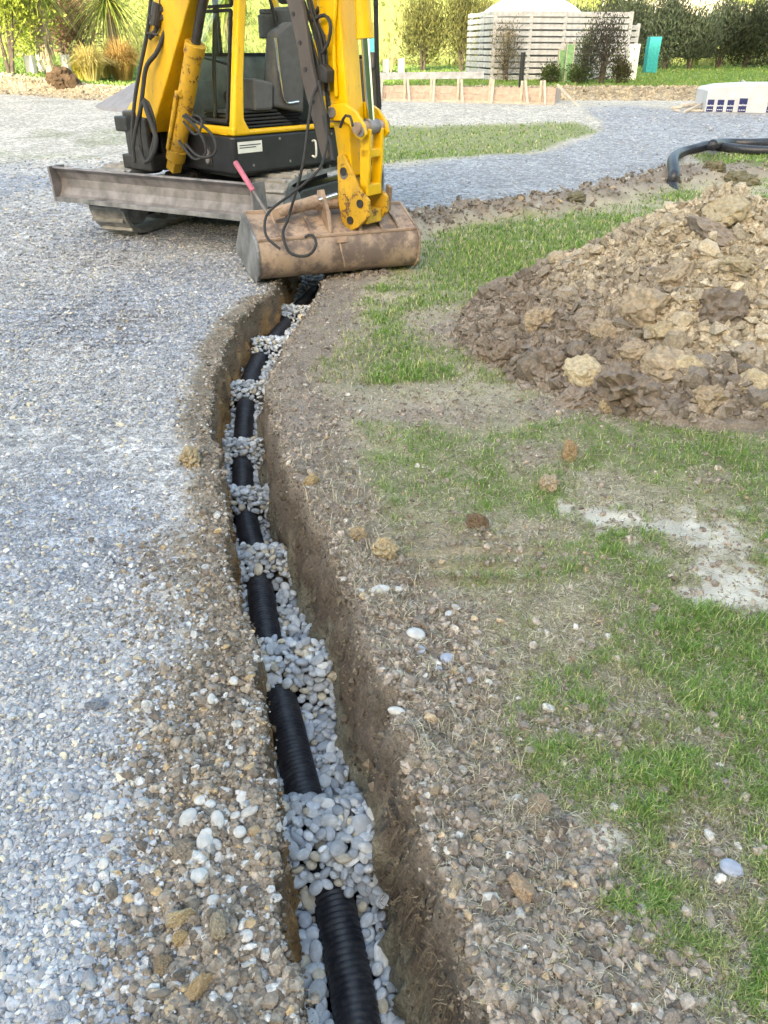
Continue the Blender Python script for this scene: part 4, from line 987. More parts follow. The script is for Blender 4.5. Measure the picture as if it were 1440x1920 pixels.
m = MB(); m.cyl(fu(0, 0.08, .48), fu(0, 0.25, .55), 0.045); m.cyl(fu(0, .25, .55), fu(0, .6, .58), 0.055); m.build('blade_cylinder', M_dark, dig, bevel=0.005)

# upper body. a: from the near corner to the machine's right, b: backwards
UC = Vector((-1.24, 7.10, 0)); ra = Vector((-.7193, .6947, 0)); rb = Vector((.6947, .7193, 0)); fc = frame(UC, ra, rb)
m = MB()
sk = [(0.03, 0.0), (1.66, 0.0), (1.77, 0.10), (1.80, 0.3), (1.86, 1.25), (1.75, 1.65), (1.3, 1.88), (0.65, 1.88), (0.2, 1.65), (0.0, 1.25), (0.0, 0.03)]
m.prism(fc, sk, 0.64, 0.925, axis='c'); skirt = m.build('body_skirt', M_blackp, dig, bevel=0.018)
m = MB(); m.prism(fc, [(0.12, 0.1), (1.8, 0.1), (1.8, 1.3), (0.9, 1.7), (0.12, 1.3)], 0.60, 0.638, axis='c'); m.build('floor_plate', M_dark, dig)
# sticker, corner lamp recess, step handle, vents
m = MB(); m.box(frame(UC, -rb * 0 + ra, rb), (-0.006, -0.002), (0.05, 0.30), (.80, .885)); m.build('sticker', M_white, dig)
for q in range(2):
    m = MB(); m.box(fc, (-0.0075, -0.006), (0.065, 0.285 - .05 * q), (.855 - q * .018, .862 - q * .018)); m.build('sticker_print', M_dark, dig)
m = MB(); m.box(fc, (0.30, 0.40), (-0.012, 0.02), (.68, .84)); lp_ = m.build('front_lamp', M_dark, dig, bevel=0.012)
m = MB(); m.cyl(fc(0.35, -0.02, .79), fc(0.35, 0.0, .79), 0.030); m.cyl(fc(0.35, -0.02, .73), fc(0.35, 0.0, .73), 0.026); m.build('lens', M_steel, lp_)
m = MB(); m.tube([fc(-.0, 0.86, .72), fc(-.05, 0.86, .72), fc(-.05, .86, .84), fc(-.0, .86, .84)], 0.009, seg=8, step=.02); m.build('grab_loop', M_white, dig, smooth_=True)
# cab. side outline in (b, z); the front leans back as it rises
def Aline(z): return 0.02 + 0.17 * (z - 0.93)
Wc = 0.95; ZT = 2.55
def post(b_at, a0, a1, w, z0=.93, z1=ZT, lean=0.0):
    return [(b_at(z0), z0), (b_at(z0) + w, z0), (b_at(z1) + w, z1), (b_at(z1), z1)]
m = MB()
m.prism(fc, [(Aline(.93), .93), (Aline(.93) + .20, .93), (Aline(1.03) + .11, 1.05), (Aline(1.35) + .085, 1.35), (Aline(ZT) + .085, ZT), (Aline(ZT), ZT)], 0.0, 0.075)
m.prism(fc, [(Aline(.93), .93), (Aline(.93) + .08, .93), (Aline(ZT) + .07, ZT), (Aline(ZT), ZT)], Wc - 0.05, Wc)
m.box(fc, (0.0, Wc), (Aline(.93), Aline(.93) + .06), (.928, .995))                              # front sill
m.box(fc, (0.0, .06), (0.03, 1.34), (.928, .972))                                               # door sill
m.prism(fc, [(0.98, .93), (1.06, .93), (1.05, ZT), (.97, ZT)], 0.0, 0.06)
m.prism(fc, [(0.01, .93), (.10, .93), (.10, .99)], 0.078, 0.20)
m.prism(fc, [(1.28, .93), (1.36, .93), (1.30, ZT), (1.22, ZT)], 0.0, 0.06)
m.prism(fc, [(1.28, .93), (1.36, .93), (1.30, ZT), (1.22, ZT)], Wc - .06, Wc)
m.box(fc, (0.0, Wc), (Aline(ZT), 1.32), (ZT, ZT + .09))
cabf = m.build('cab_frame', M_yel, dig, bevel=0.022, seg=3)
m = MB(); m.box(fc, (0.05, Wc - .05), (0.06, 1.28), (.925, .945)); m.build('cab_floor', M_seat, dig)
# windscreen: black seal, two panes with a joint
for z0, z1 in ((1.035, 1.80), (1.83, ZT - .02)):
    m = MB(); P = lambda a_, z, d=0.0: fc(a_, Aline(z) + .012 + d, z)
    a0, a1 = 0.105, Wc - 0.055
    for (A0, Z0, A1, Z1) in ((a0, z0, a1, z0), (a0, z1, a1, z1), (a0, z0, a0, z1), (a1, z0, a1, z1)): m.beam(P(A0, Z0), P(A1, Z1), 0.022, 0.022)
    sl = m.build('window_seal', M_rubber, dig)
    m = MB(); m.add([P(a0, z0), P(a1, z0), P(a1, z1), P(a0, z1), P(a0, z0, .006), P(a1, z0, .006), P(a1, z1, .006), P(a0, z1, .006)], [(0, 1, 2, 3), (7, 6, 5, 4), (0, 4, 5, 1), (1, 5, 6, 2), (2, 6, 7, 3), (3, 7, 4, 0)]); m.build('windscreen', M_glass, dig)
m = MB(); m.tube([fc(.33, .09, 1.05), fc(.36, .16, 1.5), fc(.35, .24, 2.0), fc(.36, .28, 2.4)], .016, step=.1); m.tube([fc(.15, .2, 1.42), fc(.5, .22, 1.47), fc(.86, .24, 1.50)], .012, step=.1); m.build('grab_rail', M_dark, dig, smooth_=True)
# right wall, back wall and their windows
m = MB(); m.box(fc, (Wc - .03, Wc - .01), (0.10, 1.28), (.95, 1.50)); m.box(fc, (Wc - .055, Wc - .03), (0.2, .55), (1.0, 1.30)); m.build('side_panel', M_inner, dig, bevel=0.006)
m = MB(); m.box(fc, (.06, Wc - .06), (1.27, 1.29), (.95, 1.55)); m.build('back_panel', M_inner, dig, bevel=0.004)
m = MB(); m.box(fc, (.06, Wc - .06), (1.262, 1.268), (1.55, ZT)); m.build('rear_window', M_glass, dig)
m = MB(); m.box(fc, (Wc - .026, Wc - .020), (.12, 1.24), (1.50, ZT)); m.build('side_window', M_glass, dig)
m = MB(); m.box(fc, (Wc - .035, Wc - .012), (.62, .65), (1.50, ZT)); m.box(fc, (Wc - .04, Wc - .01), (.1, 1.26), (1.485, 1.51)); m.build('window_bar', M_rubber, dig)
# seat, consoles, levers, boot
m = MB(); m.prism(fc, [(.48, 1.10), (1.0, 1.10), (1.02, 1.18), (.95, 1.24), (.52, 1.25), (.45, 1.20)], .26, .72); st = m.build('seat', M_rubber, dig, bevel=0.03)
m = MB(); m.prism(fc, [(.90, 1.22), (1.03, 1.20), (1.16, 1.85), (1.02, 1.86), (.95, 1.5)], .27, .71); m.build('seat_back', M_seat, st, bevel=0.035)
m = MB(); m.prism(fc, [(1.06, 1.88), (1.14, 1.88), (1.16, 2.08), (1.07, 2.08)], .36, .62); m.build('headrest', M_rubber, st, bevel=0.03)
m = MB()
for q in range(6): m.box(fc, (.28 - .006 * (q % 2), .70 + .006 * (q % 2)), (.50 - .012 * (q % 2), .98 + .012 * (q % 2)), (.95 + q * .025, .955 + q * .025 + .018))
m.build('suspension_boot', M_rubber, st, bevel=0.006)
m = MB(); m.prism(fc, [(.52, 1.12), (.86, 1.06), (.92, 1.62), (.78, 1.74), (.60, 1.66)], .085, .215); cn = m.build('console', M_seat, dig, bevel=0.025)
m = MB(); m.tube([fc(.075, .58, 1.62), fc(.07, .60, 1.35), fc(.07, .64, 1.16), fc(.08, .80, 1.15)], .010, step=.03); m.build('safety_lever', M_chrome, cn, smooth_=True)
m = MB(); m.tube([fc(.15, .66, 1.70), fc(.15, .62, 1.86), fc(.16, .60, 1.93)], .014, step=.03); m.cyl(fc(.16, .60, 1.91), fc(.165, .59, 2.03), .024, .030); m.build('joystick', M_rubber, cn, smooth_=True)
m = MB(); m.prism(fc, [(.3, 1.10), (.5, 1.10), (.52, 1.30), (.32, 1.34)], .06, .36); m.build('armrest', M_seat, dig, bevel=0.02)
m = MB()
for q in range(5): m.prism(fc, [(.12, .97 + .028 * q), (.75 - .04 * q, .97 + .028 * q), (.72 - .04 * q, .99 + .028 * q), (.15, .99 + .028 * q)], .10, .55)
m.build('folded_mat', M_rubber, dig, bevel=0.008)
m = MB(); m.prism(fc, [(.30, 1.90), (.36, 1.90), (.40, 2.14), (.33, 2.16)], .50, .62); m.cyl(fc(.56, .34, 1.5), fc(.56, .35, 1.9), .012); m.build('monitor', M_rubber, dig, bevel=0.01)
m = MB(); m.cyl(fc(.62, .95, 1.62), fc(.62, .95, 1.80), .085); m.cyl(fc(.62, .95, 1.80), fc(.62, .95, 1.84), .07); m.build('work_lamp', M_seat, dig, bevel=.01, smooth_=True)
# rungs of the rear guard in the door's back half
m = MB()
for q in range(9): m.box(fc, (0.01, 0.035), (1.07, 1.27), (1.05 + q * .155, 1.085 + q * .155))
m.build('guard_rungs', M_rubber, dig, bevel=0.005)
# the open door, swung square to the side
fd = frame(fc(0.0, 1.36, 0), (-ra + Vector((0.10, -0.12, 0))).normalized(), rb)
dw = 0.36
m = MB(); out = [(0, .96), (dw - .10, .96), (dw, 1.10), (dw - .03, 1.45), (dw - .05, 2.3), (dw - .12, 2.5), (0, 2.52)]
for p, q in zip(out, out[1:] + out[:1]): m.cyl(fd(p[0], 0, p[1]), fd(q[0], 0, q[1]), .020, n=8)
m.cyl(fd(0, 0, 1.48), fd(dw - .03, 0, 1.48), .018, n=8); door = m.build('cab_door', M_rubber, dig, smooth_=True)
m = MB(); m.prism(lambda a_, b_, c_: fd(b_, a_, c_), [(.02, 1.50), (dw - .05, 1.50), (dw - .07, 2.3), (dw - .13, 2.48), (.02, 2.5)], -.003, .003); m.build('door_glass', M_glass, door)
m = MB(); m.prism(lambda a_, b_, c_: fd(b_, a_, c_), [(.02, .98), (dw - .11, .98), (dw - .02, 1.11), (dw - .05, 1.46), (.02, 1.46)], -.012, .012); m.build('door_panel', M_seat, door)
m = MB(); m.box(fd, (dw - .10, dw - .04), (-.045, -.014), (1.40, 1.52)); m.build('door_handle', M_steel, door, bevel=.008)
# engine hood on the machine's right
m = MB(); m.prism(fc, [(.05, .928), (1.55, .928), (1.55, 1.45), (.95, 1.50), (.62, 1.38), (.30, 1.22), (.12, 1.10), (.05, 1.02)], 1.02, 1.76); m.build('engine_hood', M_yel_boom, dig, bevel=0.05, seg=3)
m = MB(); m.box(fc, (.06, 1.9), (1.36, 1.80), (.928, 1.44)); m.build('rear_cowl', M_yel_boom, dig, bevel=0.06, seg=3)
# swing bracket, boom, arm
BD = Vector((.788, -.616, 0)); BN = Vector((.616, .788, 0)); BO = fc(1.12, -0.16, 0); fB = lambda o_, s_, z_: BO + BD * s_ + BN * o_ + Vector((0, 0, z_))
m = MB(); m.cyl(fB(0, 0.0, .58), fB(0, 0.0, 1.08), .14, n=20); m.box(fB, (-.16, .16), (-.12, .26), (.62, .74)); m.box(fB, (-.17, .17), (-.14, .20), (.92, 1.04)); m.box(fB, (-.17, -.12), (.02, .30), (.62, 1.04)); m.box(fB, (.12, .17), (.02, .30), (.62, 1.04))
m.box(fc, (.95, 1.32), (-.08, .06), (.60, 1.0)); m.build('swing_bracket', M_dark, dig, bevel=0.015)
boom_c = [(.17, .98, .12), (.46, 1.45, .165), (.84, 1.98, .17), (1.22, 2.50, .17), (1.58, 2.88, .16), (1.98, 3.04, .14), (2.34, 2.93, .09)]
def strip(prof, w, nm, mat, bevel=.012, fn=None):
    P = np.array([(s_, z_) for s_, z_, _ in prof]); hh = np.array([h for *_, h in prof]); T = np.gradient(P, axis=0); T /= np.linalg.norm(T, axis=1)[:, None]
    N = np.stack([-T[:, 1], T[:, 0]], 1); up = P + N * hh[:, None]; dn = P - N * hh[:, None]
    m = MB(); m.prism(fn or fB, [tuple(p) for p in up] + [tuple(p) for p in dn[::-1]], -w / 2, w / 2); return m.build(nm, mat, dig, bevel=bevel)
boom = strip(boom_c, .20, 'boom', M_yel_boom)
m = MB(); m.cyl(fB(-.15, .17, .98), fB(.15, .17, .98), .045); m.build('pin', M_dark, boom)
c0, c1 = fB(0, .40, .66), fB(0, 1.13, 2.12); cd = (c1 - c0).normalized()
m = MB(); m.cyl(c0 + cd * .10, c0 + cd * 1.0, .072, n=22); m.cyl(c0 + cd * .94, c0 + cd * 1.03, .082, n=22); m.cyl(c0 + cd * .06, c0 + cd * .16, .082, n=22)
m.beam(c0 - cd * .04, c0 + cd * .12, .09, .10); m.tube([c0 + cd * .16 + BN * -.085 - BD * .02, c0 + cd * .55 + BN * -.088 - BD * .02, c0 + cd * .66 + BN * -.088 - BD * .02], .02, step=.05)
m.beam(c0 + cd * .62 + BN * -.09, c0 + cd * .68 + BN * -.02, .05, .05)
bc = m.build('boom_cylinder', M_yel_worn, dig, bevel=.006, smooth_=True, label='boom cylinder with flaking yellow paint')
m = MB(); m.cyl(c0 + cd * 1.0, c0 + cd * 1.75, .036, n=18); m.build('rod', M_dark, bc, smooth_=True)
# arm hangs from the boom's end
AO = BO + Vector((.07, .175, 0)); fA = lambda o_, s_, z_: AO + BD * s_ + BN * o_ + Vector((0, 0, z_))
AT = np.array((2.10, 2.93)); AB = np.array((2.35, .74))
arm_c = [(2.04, 3.22, .07), (2.10, 2.93, .12), (2.17, 2.45, .11), (2.24, 1.75, .095), (2.31, 1.15, .08), (2.36, .72, .055)]
arm = strip(arm_c, .18, 'arm', M_yel, fn=fA)
m = MB(); m.cyl(fA(-.14, 2.10, 2.93), fA(.14, 2.10, 2.93), .05); m.cyl(fA(-.13, 2.365, .74), fA(.13, 2.365, .74), .035); m.cyl(fA(-.13, 2.30, 1.12), fA(.13, 2.30, 1.12), .035); m.build('pin', M_steel, arm)
m = MB()
for q, o_ in enumerate((-.055, .0)):
    m.tube([fA(o_ - .02, 1.98 - .0, 2.7), fA(o_ - .02, 2.02, 2.2), fA(o_ - .02, 2.07 - .01 * q, 1.75), fA(o_ - .03, 2.12, 1.62), fA(o_ - .03, 2.15, 1.25 + .07 * q)], .017, step=.05)
m.tube([fA(-.11, 2.30, 2.5), fA(-.11, 2.32, 1.9), fA(-.11, 2.29, 1.6), fA(-.11, 2.30, 1.25)], .014, step=.05)
m.build('hydraulic_pipe', M_yel, arm, smooth_=True)
m = MB()
for z_ in (1.25, 1.60, 1.98): m.box(fA, (-.10, .05), (2.06 + (2 - z_) * .06, 2.20), (z_, z_ + .035))
m.build('pipe_clamp', M_rust, arm, bevel=.005)
# bucket cylinder outside the arm
k0, k1 = fA(0, 2.38, 2.75), fA(0, 2.53, 1.06); kd = (k1 - k0).normalized()
m = MB(); m.cyl(k0, k0 + kd * 1.12, .055, n=20); m.cyl(k0 + kd * 1.06, k0 + kd * 1.15, .063, n=20); bcy = m.build('bucket_cylinder', M_yel, dig, smooth_=True)
m = MB(); m.cyl(k0 + kd * 1.1, k1, .030, n=18); m.build('rod', M_chrome, bcy, smooth_=True)
m = MB(); m.cyl(k1 - BN * .055, k1 + BN * .055, .052, n=16); m.build('rod_eye', M_steel, bcy, smooth_=True)
m = MB(); m.cyl(k1 - BN * .17, k1 + BN * .17, .040, n=16); m.build('pin', M_rust, bcy, smooth_=True)
# bell crank plates and link
crank = [(2.235, 1.18), (2.30, 1.205), (2.40, 1.21), (2.50, 1.165), (2.58, 1.08), (2.595, 1.02), (2.56, .98), (2.50, 1.0), (2.45, 1.07), (2.38, 1.10), (2.30, 1.095), (2.245, 1.10)]
for o_ in (-.145, .115):
    m = MB(); m.prism(fA, crank, o_, o_ + .03); cr = m.build('crank_plate', M_yel, dig, bevel=.006)
    for (s_, z_) in ((2.285, 1.15), (2.55, 1.04)):
        m = MB(); e = -.012 if o_ < 0 else .03; m.cyl(fA(o_ + e, s_, z_), fA(o_ + e + .012, s_, z_), .036, n=16); m.build('pin_head', M_steel, cr)
m = MB()
for o_ in (-.085, .055): m.prism(fA, [(2.50, 1.06), (2.585, 1.05), (2.575, .80), (2.55, .60), (2.49, .60), (2.485, .80)], o_, o_ + .03)
m.box(fA, (-.085, .085), (2.49, 2.56), (.60, .68)); m.box(fA, (-.085, .085), (2.50, 2.57), (.86, .92)); m.build('link', M_yel, dig, bevel=.008)
# quick hitch: two worn plates
hw_ = [(2.30, .86), (2.36, .88), (2.42, .80), (2.50, .66), (2.60, .58), (2.60, .47), (2.50, .38), (2.40, .33), (2.33, .40), (2.30, .55)]
for o_ in (-.125, .095):
    m = MB(); m.prism(fA, hw_, o_, o_ + .03); hp = m.build('hitch_plate', M_yel_worn, dig, bevel=.008)
    for (s_, z_) in ((2.365, .76), (2.52, .55), (2.42, .42)):
        m = MB(); e = -.010 if o_ < 0 else .03; m.cyl(fA(o_ + e, s_, z_), fA(o_ + e + .010, s_, z_), .030, n=14); m.build('pin_head', M_dark, hp)
m = MB(); m.box(fA, (-.09, .09), (2.33, 2.56), (.40, .50)); m.build('hitch_body', M_yel_worn, dig, bevel=.01)
# tilting ditch bucket
bw = Vector((.932, .362, 0)); be = Vector((-.362, .932, 0)); BK = Vector((-.93, 6.03, 0.03)); fK = frame(BK, bw, be); WB_ = 1.27
shell = [(.36, .44), (.00, .30), (-.035, .24), (-.045, .17), (-.02, .08), (.04, .02), (.14, -.005), (.30, .0), (.72, .09)]
inner = [(.72, .105), (.30, .02), (.14, .018), (.055, .04), (.0, .09), (-.022, .17), (-.015, .23), (.015, .275), (.36, .418)]
def dense(pl, k=6): q = catmull([(a_, b_, 0) for a_, b_ in pl], k); return [(p[0], p[1]) for p in q]
shell_d = [shell[0]] + dense(shell[1:]); inner_d = dense(inner[:-1]) + [inner[-1]]
m = MB(); m.prism(fK, shell_d + inner_d, 0, WB_); bkt = m.build('bucket', M_bucket, dig, smooth_=True)
endp = [(.37, .45), (-.01, .305), (-.055, .24), (-.06, .16), (-.03, .06), (.04, .0), (.14, -.02), (.32, -.01), (.74, .085), (.76, .12), (.55, .30)]
for a_ in (-.022, WB_):
    m = MB(); m.prism(fK, endp, a_, a_ + .022); m.build('end_plate', M_mud if a_ < 0 else M_bucket, bkt, bevel=.004)
m = MB(); m.box(fK, (0, WB_), (-.01, .02), (.295, .315)); m.box(fK, (0, WB_), (.34, .37), (.43, .455)); m.build('stiffener', M_rust, bkt, bevel=.004)
m = MB(); m.box(fK, (0, WB_), (.70, .80), (.085, .105)); m.build('cutting_edge', M_mud, bkt, bevel=.003)
for a_ in (.18, .42, .98, 1.12):
    m = MB(); m.prism(fK, [(.34, .50 if .3 < a_ < 1.1 else .46), (.02, .33), (.02, .31), (.34, .435)], a_, a_ + .016); m.build('rib', M_bucket, bkt, bevel=.002)
m = MB(); m.prism(fK, [(.02, .31), (.36, .445), (.30, .58), (.20, .60), (.06, .45)], .56, .59); m.prism(fK, [(.02, .31), (.36, .445), (.30, .58), (.20, .60), (.06, .45)], .80, .83); m.cyl(fK(.50, .20, .50), fK(.88, .20, .50), .045, n=16)
m.build('bucket_ear', M_rust, bkt, bevel=.006, smooth_=False)
m = MB(); m.tube([fK(.62, -.03, .27), fK(.635, -.07, .16), fK(.66, -.05, .06)], .007, step=.03); m.box(fK, (.60, .68), (-.05, .0), (.255, .285)); m.build('weld_seam', M_rust, bkt)
t0, t1 = fK(.22, .20, .455), fK(.68, .17, .56); td = (t1 - t0).normalized()
m = MB(); m.cyl(t0, t0 + td * .32, .045, n=18); m.beam(t0 - td * .05, t0 + td * .04, .07, .08); tc_ = m.build('tilt_cylinder', M_rust, dig, bevel=.004, smooth_=True)
m = MB(); m.cyl(t0 + td * .3, t1, .022, n=14); m.build('rod', M_chrome, tc_, smooth_=True)
m = MB(); m.cyl(fK(.90, .24, .50), fK(1.12, .24, .50), .05, n=18); m.beam(fK(1.12, .24, .42), fK(1.12, .20, .60), .03, .08); m.build('pivot_tube', M_rust, dig, bevel=.006, smooth_=True)
# long rusty perforated bar hanging beside the arm
fA2 = lambda o_, s_, z_: fA(o_, s_ + .12, z_)
rb0 = fA(-.25, 1.90, 2.02)
def rp(s_, z_): return (s_, z_)
bar = [(1.80, 1.98), (1.83, 2.05), (1.90, 2.07), (1.97, 1.96), (2.03, 1.75), (2.08, 1.45), (2.15, 1.22), (2.20, 1.02), (2.20, .86), (2.15, .84), (2.12, .92), (2.06, 1.12), (1.99, 1.32), (1.95, 1.55), (1.88, 1.80)]
m = MB(); m.prism(fA2, bar, -.25, -.215); br_ = m.build('thumb_bar', M_dark if False else M_rust, dig, bevel=.006, label='long dark rusty bar with bolt holes beside the arm')
br_.data.materials[0] = paint('dark_rusty_bar', (0.085, 0.07, 0.065), rust=0.35, rscale=9, rough=.7, dirt=.4, rustcol=(.16, .075, .045))
for s_, z_ in ((1.90, 1.93), (1.93, 1.75), (1.98, 1.58), (2.02, 1.42), (2.08, 1.22)):
    m = MB(); m.cyl(fA2(-.256, s_, z_), fA2(-.250, s_, z_), .014, n=10); m.build('bolt_hole', M_rubber, br_)
# hoses
def hose(pts, r=.013, nm='hose', mat=None, lab=None):
    m = MB(); m.tube(pts, r, seg=8, step=.035); o = m.build(nm, mat or M_rubber, dig, smooth_=True)
    if lab: o['label'] = lab
S = lambda px, py, Y: atY(px, py, Y)
hose([S(262, 300, 7.27), S(258, 250, 7.32), S(262, 190, 7.34), S(272, 130, 7.36), S(286, 60, 7.38), S(296, -30, 7.40)], .016)
hose([S(276, 290, 7.22), S(270, 240, 7.28), S(276, 180, 7.32), S(284, 125, 7.34), S(302, 100, 7.32), S(318, 60, 7.32), S(322, 20, 7.36)], .018)
hose([S(290, 290, 7.17), S(300, 240, 7.22), S(282, 185, 7.27), S(266, 230, 7.27), S(258, 280, 7.22)], .016)
hose([S(268, 270, 7.17), S(284, 300, 7.12), S(302, 262, 7.14), S(288, 215, 7.22), S(278, 182, 7.27)], .020)
hose([S(290, 72, 7.34), S(300, 60, 7.32), S(310, 30, 7.32), S(312, -20, 7.32)], .018)
hose([S(352, 215, 7.2), S(372, 232, 7.1), S(390, 262, 7.05), S(392, 286, 7.05), S(372, 294, 7.05), S(352, 272, 7.1), S(342, 258, 7.2)], .012)
hose([S(356, 212, 7.25), S(396, 240, 7.05), S(412, 268, 7.0), S(404, 288, 7.0), S(378, 288, 7.05), S(352, 262, 7.15)], .012)
hose([S(352, 225, 7.2), S(376, 250, 7.08), S(386, 222, 7.1), S(370, 212, 7.2)], .010)
hose([S(590, 18, 6.6), S(602, 60, 6.5), S(608, 100, 6.5), S(612, 150, 6.5), S(618, 200, 6.45), S(617, 245, 6.4)], .014)
hose([S(582, 10, 6.57), S(596, 50, 6.52), S(603, 90, 6.47), S(610, 130, 6.47), S(598, 160, 6.37), S(588, 185, 6.32), S(580, 240, 6.27), S(570, 310, 6.22), S(545, 400, 6.22), S(535, 430, 6.07), S(548, 465, 5.99), S(580, 470, 5.92), S(596, 450, 5.92), S(588, 432, 5.97), S(572, 438, 5.99)], .011, lab='thin hydraulic hose looping over the bucket')
hose([S(600, 150, 6.37), S(612, 210, 6.27), S(616, 260, 6.22), S(602, 310, 6.07), S(560, 350, 6.07), S(520, 380, 6.07), S(503, 402, 6.02), S(505, 435, 5.97), S(530, 458, 5.92)], .010, lab='thin hydraulic hose sagging to the left end of the bucket')
hose([S(560, -10, 6.8), S(575, 20, 6.7), S(592, 30, 6.6), S(605, 10, 6.6)], .016)
hose([S(640, 235, 6.2), S(648, 215, 6.15), S(658, 215, 6.15), S(664, 238, 6.1)], .010)
m = MB(); m.cyl(S(306, 8, 7.32), S(300, 50, 7.32), .045); m.beam(S(290, 34, 7.30), S(334, 34, 7.32), .03, .04); m.beam(S(300, 18, 7.3), S(338, 20, 7.32), .04, .03); m.beam(S(282, 62, 7.3), S(306, 66, 7.3), .02, .02); m.build('hose_clamp', M_dark, dig, bevel=.005)
m = MB(); m.prism(frame(S(612, 148, 6.42), BN, Vector((0, 0, 1)), BD), [(-.02, -.05), (.06, -.06), (.10, .0), (.06, .06), (-.02, .05)], -.04, .04); m.build('hose_joint', M_dark, dig, bevel=.008)
for q, (dx_, dy_) in enumerate(((0, 0), (9, .02), (17, -.02), (-7, .03), (24, .0))):
    hose([S(556 + dx_, -20, 6.55 + dy_), S(574 + dx_, 30 + 3 * q, 6.5 + dy_), S(586 + dx_, 70, 6.46 + dy_), S(598 + dx_ * .7, 112, 6.44 + dy_), S(606 + dx_ * .4, 150 + 4 * q, 6.42 + dy_)], .010 + .002 * (q % 2))
hose([S(604, 150, 6.4), S(606, 190, 6.38), S(612, 235, 6.3), S(622, 262, 6.2), S(626, 300, 6.1)], .012)
hose([S(590, 40, 6.5), S(610, 30, 6.45), S(622, 45, 6.4), S(618, 80, 6.4), S(606, 100, 6.42)], .012)
for a_, z_ in ((.5, .885), (.8, .885), (1.1, .885), (.2, .70), (.6, .70), (1.0, .70)):
    m = MB(); m.cyl(fc(-.004, a_, z_), fc(.0, a_, z_), .011, n=10); m.build('bolt', M_steel, skirt)
# mirror and its stalk beside the open door
m = MB(); m.cyl(fd(dw + .0, -.03, 1.86), fd(dw - .045, -.0, 1.86), .016); m.build('mirror_knob', M_rubber, dig)

dig.location.y -= 0.16
# pry bar with a pink grip stuck behind the bucket's corner
p0, p1 = S(504, 405, 6.22), S(441, 304, 6.48)
m = MB(); mid = p0 + (p1 - p0) * .52; m.cyl(p0, mid, .013, n=12); m.cyl(p0 - (p1 - p0).normalized() * .20, p0, .013, .008, n=12)
bar_root = empty('pry_bar', p0, 'thin steel bar with a faded pink grip leaning behind the bucket end', 'bar')
m.build('shaft', M_steel, bar_root, smooth_=True)
m = MB(); m.cyl(mid - (p1 - p0) * .06, p1, .021, .021, n=14); m.build('grip', M_pink, bar_root, bevel=.006, smooth_=True)
# ------------------------------------------------------------------ second pipe, coming up out of the trench and coiling on the drive
def zt(x, y): return gz1(x, y)
def onground(px, py, lift=0.0):
    a = (px - 720) / F; b = (py - 960) / F; d1 = CP - b * SP; Yq = np.linspace(4, 75, 7000); t = Yq / d1
    X = a * t; Zr = EYE + (-SP - b * CP) * t; g = height(X, Yq) + lift; k = int(np.argmax(Zr <= g)) if (Zr <= g).any() else len(Yq) - 1
    return Vector((X[k], Yq[k], g[k]))
R2 = 0.072
def cp(px, py, lift=R2): return onground(px, py, lift)
q0 = cp(1262, 350, 0.0)
pts = [q0 + Vector((0.02, -.32, -.42)), q0 + Vector((0, -.12, -.12)), q0 + Vector((0, .06, .02)), cp(1264, 325), cp(1262, 300), cp(1275, 287), cp(1305, 278), cp(1332, 272)]
pts += [cp(1360, 276), cp(1400, 281), cp(1450, 283), cp(1560, 284), cp(1680, 276), cp(1700, 262), cp(1600, 252), cp(1500, 262), cp(1420, 268), cp(1365, 268), cp(1340, 270, R2 + 0.10), cp(1336, 272, R2 + .15)]
P2 = resample(catmull(pts, 20), 0.012); arc2 = np.arange(len(P2)) * 0.012
me = tube_mesh('drain_pipe', P2, R2 - 0.004 * (np.arange(len(P2)) % 2), seg=20); me.materials.append(M_pipe)
o = link(bpy.data.objects.new('drain_pipe', me)); tagit(o, 'thick black drain pipe rising from the ground and looping over the gravel road', 'pipe')

# ------------------------------------------------------------------ gravel heap behind the digger
V_ = []; gx = np.linspace(-2.2, 2.2, 70); XX, YY = np.meshgrid(gx, gx); rr = np.hypot(XX, YY) / 2.0
HH = 0.95 * np.clip(1 - rr, 0, 1) ** 0.95 + 0.03 * (fbm(XX, YY, 8, 3, 7) - .5)
HH = np.where(rr > 1.0, -0.1, HH); hc = onground(330, 200); n = 70
i, j = np.meshgrid(np.arange(n - 1), np.arange(n - 1), indexing='ij'); a = (i * n + j).ravel(); Q = np.stack([a, a + 1, a + n + 1, a + n], 1); Q = Q[(HH.ravel()[Q] > -0.05).any(1)]
me = np_mesh('gravel_heap', np.stack([XX, YY, HH], -1).reshape(-1, 3), quads=Q, col=(lin(158,158,166) * 0.62 * (0.8 + .4 * fbm(XX, YY, 9, 3, 8)[..., None])).reshape(-1, 3), smooth_=True); me.materials.append(M_stone)
o = bpy.data.objects.new('gravel_heap', me); link(o, None, hc); o.location = (hc.x, hc.y + 0.6, hc.z); tagit(o, 'cone of grey gravel behind the left side of the excavator', 'gravel heap')

# ------------------------------------------------------------------ timber
M_wood = simple('fresh_pine', (0.47, 0.36, 0.30), rough=0.8, var=0.22, scale=9, bumpd=0.001)
M_wood2 = simple('pale_pine', (0.50, 0.43, 0.36), rough=0.8, var=0.2, scale=9)
M_grey = simple('weathered_batten', (0.44, 0.44, 0.47), rough=0.85, var=0.28, scale=6, bumpd=0.001)
M_greyl = simple('weathered_post', (0.52, 0.52, 0.53), rough=0.85, var=0.15, scale=6)
M_tank = simple('off_white_tank', (0.72, 0.70, 0.66), rough=0.5, var=0.04, scale=3)
M_teal = simple('teal_mesh', (0.004, 0.26, 0.28), rough=0.6, var=0.25, scale=14)
M_greenm = simple('pale_green_sleeve', (0.17, 0.34, 0.16), rough=0.6, var=0.3, scale=10)
M_wrap = simple('white_wrap', (0.50, 0.51, 0.55), rough=0.35, var=0.10, scale=5, bumpd=0.02, bscale=4)
